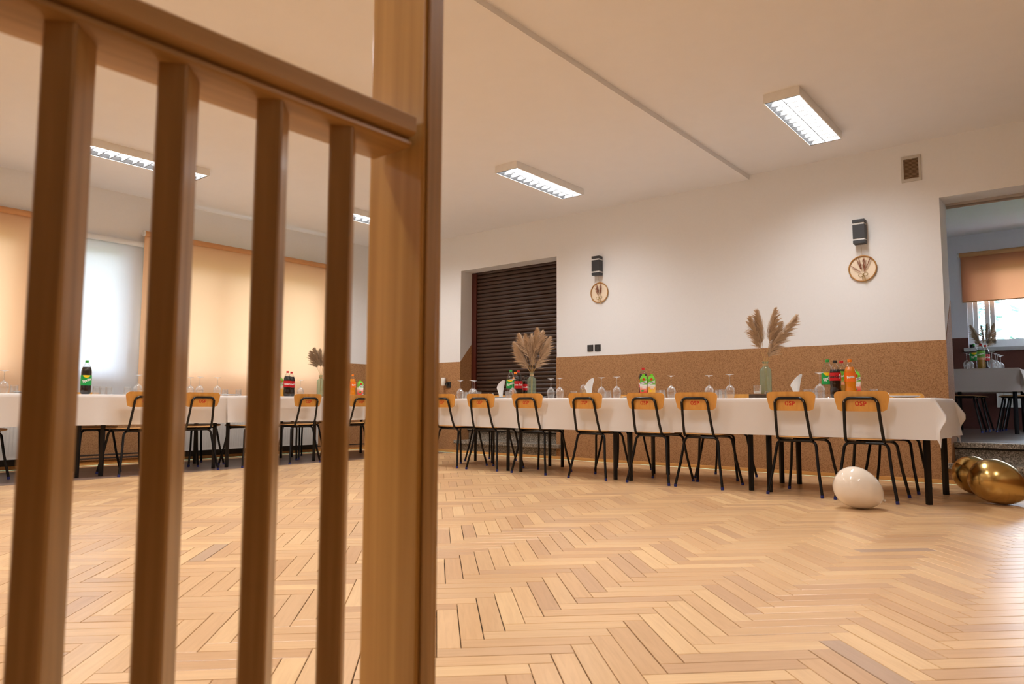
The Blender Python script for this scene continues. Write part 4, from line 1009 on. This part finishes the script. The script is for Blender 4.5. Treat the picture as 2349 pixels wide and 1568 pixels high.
for x, l, ln in ((-1.685, 'nearest the doorway', 1), (-4.66, 'beside the roller shutter', -1)):
    put(SC.get(), (x, D, 2.355 if ln > 0 else 2.375), 'black rectangular wall sconce '+l, 'lamp', 'black wall sconces')
    put(mk_hoop(40 if ln > 0 else 60, ln), (x+.005, D, 2.005 if ln > 0 else 2.05), 'round hoop with dried flower bouquet '+('nearest the doorway' if ln > 0 else 'hanging beside the roller shutter'), 'decoration', 'dried flower hoops')
V = tag(empty('air_vent', (-1.232, D, 2.9)), 'white framed air vent grille high on the back wall', 'vent')
q = MB(); q.box(-.083, .083, -.010, 0, .094, .122); q.box(-.083, .083, -.010, 0, -.122, -.094); q.box(-.083, -.061, -.010, 0, -.094, .094); q.box(.061, .083, -.010, 0, -.094, .094); q.build('vent_frame', 'vent_frame', V, bevel=.002)
q = MB(); q.box(-.061, .061, -.0025, 0, -.094, .094); q.build('backing', 'vent_dark', V)
vsl = None
for i in range(15):
    z = -.0875+.0125*i
    if vsl is None:
        q = MB(); q.add([(-.061, -.009, -.004), (.061, -.009, -.004), (.061, -.003, .0035), (-.061, -.003, .0035), (-.061, -.0075, -.005), (.061, -.0075, -.005), (.061, -.0026, .002), (-.061, -.0026, .002)], [(0, 1, 2, 3), (4, 7, 6, 5), (0, 4, 5, 1), (3, 2, 6, 7), (0, 3, 7, 4), (1, 5, 6, 2)]); vsl = q.build('slat', 'vent_brown', V, loc=(0, 0, z))
    else: c = vsl.copy(); COL.objects.link(c); c.location = (0, 0, z)
def plate_(name, x, z, label, socket):
    S = tag(empty(name, (x, D-(t if z < DADO else 0), z)), label, 'socket' if socket else 'switch')
    q = MB(); q.box(-.041, .041, -.009, 0, -.041, .041); q.build('plate', 'black_plastic', S, bevel=.002)
    if socket:
        q = MB(); q.lathe([(.021, 0), (.021, .003), (.018, .003), (.018, -.0), (.001, 0)], 20, Matrix.Translation((0, -.0092, 0)) @ Matrix.Rotation(PI/2, 4, 'X')); q.build('socket_well', 'lamp_black', S, smooth=True)
    else:
        q = MB(); q.box(-.034, .034, -.012, -.0088, -.034, .034); q.build('rocker', 'lamp_black', S, bevel=.002)
    return S
plate_('light_switch', -4.796, 1.375, 'black square switch plate left of the socket on the white wall', False); plate_('wall_socket', -4.689, 1.375, 'black square wall socket above the dado', True)
plate_('wall_socket', -7.20, .955, 'black socket on the brown dado holding the white freshener', True)
A = tag(empty('air_freshener', (-7.265, D-.05, 1.0)), 'white plug-in air freshener in the dado socket near the post', 'air freshener')
q = MB(); q.lathe([(.001, -.055), (.026, -.055), (.031, -.04), (.034, .045), (.030, .058), (.001, .060)], 18); q.build('bottle', 'print_white', A, smooth=True)
q = MB(); q.box(.015, .075, .0, .036, -.055, -.02); q.build('plug', 'black_plastic', A)
T = tag(empty('sliding_track', (DR0+.83, DB-.03, ZL-.014)), 'metal sliding door track under the doorway lintel', 'track')
q = MB(); q.box(-.82, .82, -.05, -.046, -.010, .013); q.box(-.82, .82, -.004, 0, -.026, .013); q.build('rail', 'track_metal', T)
for i in range(8):
    q = MB(); q.box(-.76+.2*i, -.745+.2*i, -.046, -.004, 0, .010); q.build('bracket', 'track_metal', T)

# ------------------------------------------------------------------ radiators and pipes
def radiator(loc, L, H, rz, label):
    R = tag(empty('panel_radiator', loc, rz), label, 'radiator', 'panel radiators'); q = MB(); n = int(L/.0333); v = []; f = []
    for i in range(n):
        x = -L/2+.03+(L-.06)*i/n; dx = (L-.06)/n
        for u, d in ((0, 0), (.25, .007), (.7, .007), (.95, 0)):
            for z, dd in ((.0, 0), (.03, 0), (.05, 1), (H-.05, 1), (H-.03, 0), (H, 0)): v.append((x+u*dx, -.04-(d*dd), z))
    for i in range(4*n-1):
        for k in range(5): f.append((i*6+k, i*6+k+1, (i+1)*6+k+1, (i+1)*6+k))
    q.add(v, f); q.build('front_panel', 'radiator_white', R, smooth=True)
    q = MB(); q.box(-L/2, -L/2+.03, -.04, .05, 0, H); q.box(L/2-.03, L/2, -.04, .05, 0, H); q.box(-L/2, L/2, -.038, .05, H-.002, H+.012); q.box(-L/2+.03, L/2-.03, .03, .045, 0, H); q.build('casing', 'radiator_white', R)
    return R
radiator((XB+.11, 5.10, .115), 2.10, .58, PI/2, 'white ribbed panel radiator under the window table near the corner')
radiator((XB+.11, 1.72, .115), 2.0, .58, PI/2, 'white ribbed panel radiator at the left edge of the picture')
radiator((-.3, YW-.1, .665), 1.5, .5, 0, 'panel radiator under the window of the far room')
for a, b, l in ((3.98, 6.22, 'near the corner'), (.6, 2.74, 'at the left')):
    q = MB(); q.box(XB+.03, XB+.05, a, b, .041, .112); tag(q.build('trim_2', 'dark_band'), 'dark band under the radiator '+l, kind='structure')  # near-black band filling the height between baseboard and radiator
for z, l in ((.075, 'lower'), (.112, 'upper')):
    P = tag(empty('heating_pipe', (XB+.04, 3.36, z)), l+' dark heating pipe along the dado between the radiators', 'pipe')
    q = MB(); q.tube([(0, -.62, 0), (0, .62, 0)], .009, 8); q.build('pipe_run', 'pipe_brown', P, smooth=True)
P = tag(empty('heating_pipe', (XB+.04, 6.75, .08)), 'dark heating pipe along the dado right of the radiator', 'pipe')
q = MB(); q.tube([(0, -.52, 0), (0, .6, 0)], .009, 8); q.build('pipe_run', 'pipe_brown', P, smooth=True)

# ------------------------------------------------------------------ balloons
def balloon(loc, axis, L, R, mat, label, rest):
    """axis points from crown to knot; loc is the floor contact"""
    B = empty('balloon'); q = MB(); prof = []
    for i in range(25):
        u = i/24; z = L*u; r = R*math.sin(PI*min(1, u**.80))**.80 if u < 1 else .006
        r = R*(max(0, 1-((u-.42)/.42)**2))**.5 if u < .42 else R*(max(0, 1-((u-.42)/.60)**2.05))**.62
        prof.append((max(r, .006 if u > .5 else .0005), z))
    ax = Vector(axis).normalized(); rot = Vector((0, 0, 1)).rotation_difference(ax).to_matrix().to_4x4()
    c = Matrix.Translation((0, 0, -L*.42)); M_ = rot @ c
    low = min((M_ @ Vector((r*math.cos(a), r*math.sin(a), z))).z for r, z in prof for a in [2*PI*k/32 for k in range(32)])
    M2 = Matrix.Translation((0, 0, -low+.001)) @ M_
    q.lathe(prof, 32, M2); q.build('skin', mat, B, smooth='all')
    q = MB(); q.lathe([(.006, L-.002), (.0045, L+.006), (.006, L+.012), (.011, L+.022), (.0105, L+.024)], 12, M2); q.build('knot', mat, B, smooth='all')
    return put(B, loc, label, 'balloon', 'balloons on the floor')
p = onz(1962, 1166); balloon((p.x, p.y, 0), RTv*.82-FWv*.12+Vector((0, 0, -.40)), .325, .135, 'latex_white', 'cream white balloon lying on the parquet near a chair', p)
p = onz(2282, 1156); balloon((p.x, p.y, 0), RTv*.80-FWv*.25+Vector((0, 0, -.36)), .385, .152, 'latex_gold', 'shiny gold balloon nearest us by the doorway steps', p)
p = onz(2233, 1134); balloon((p.x, p.y, 0), RTv*.65+FWv*.35+Vector((0, 0, -.42)), .36, .140, 'latex_gold', 'gold balloon half hidden behind the other by the steps', p)
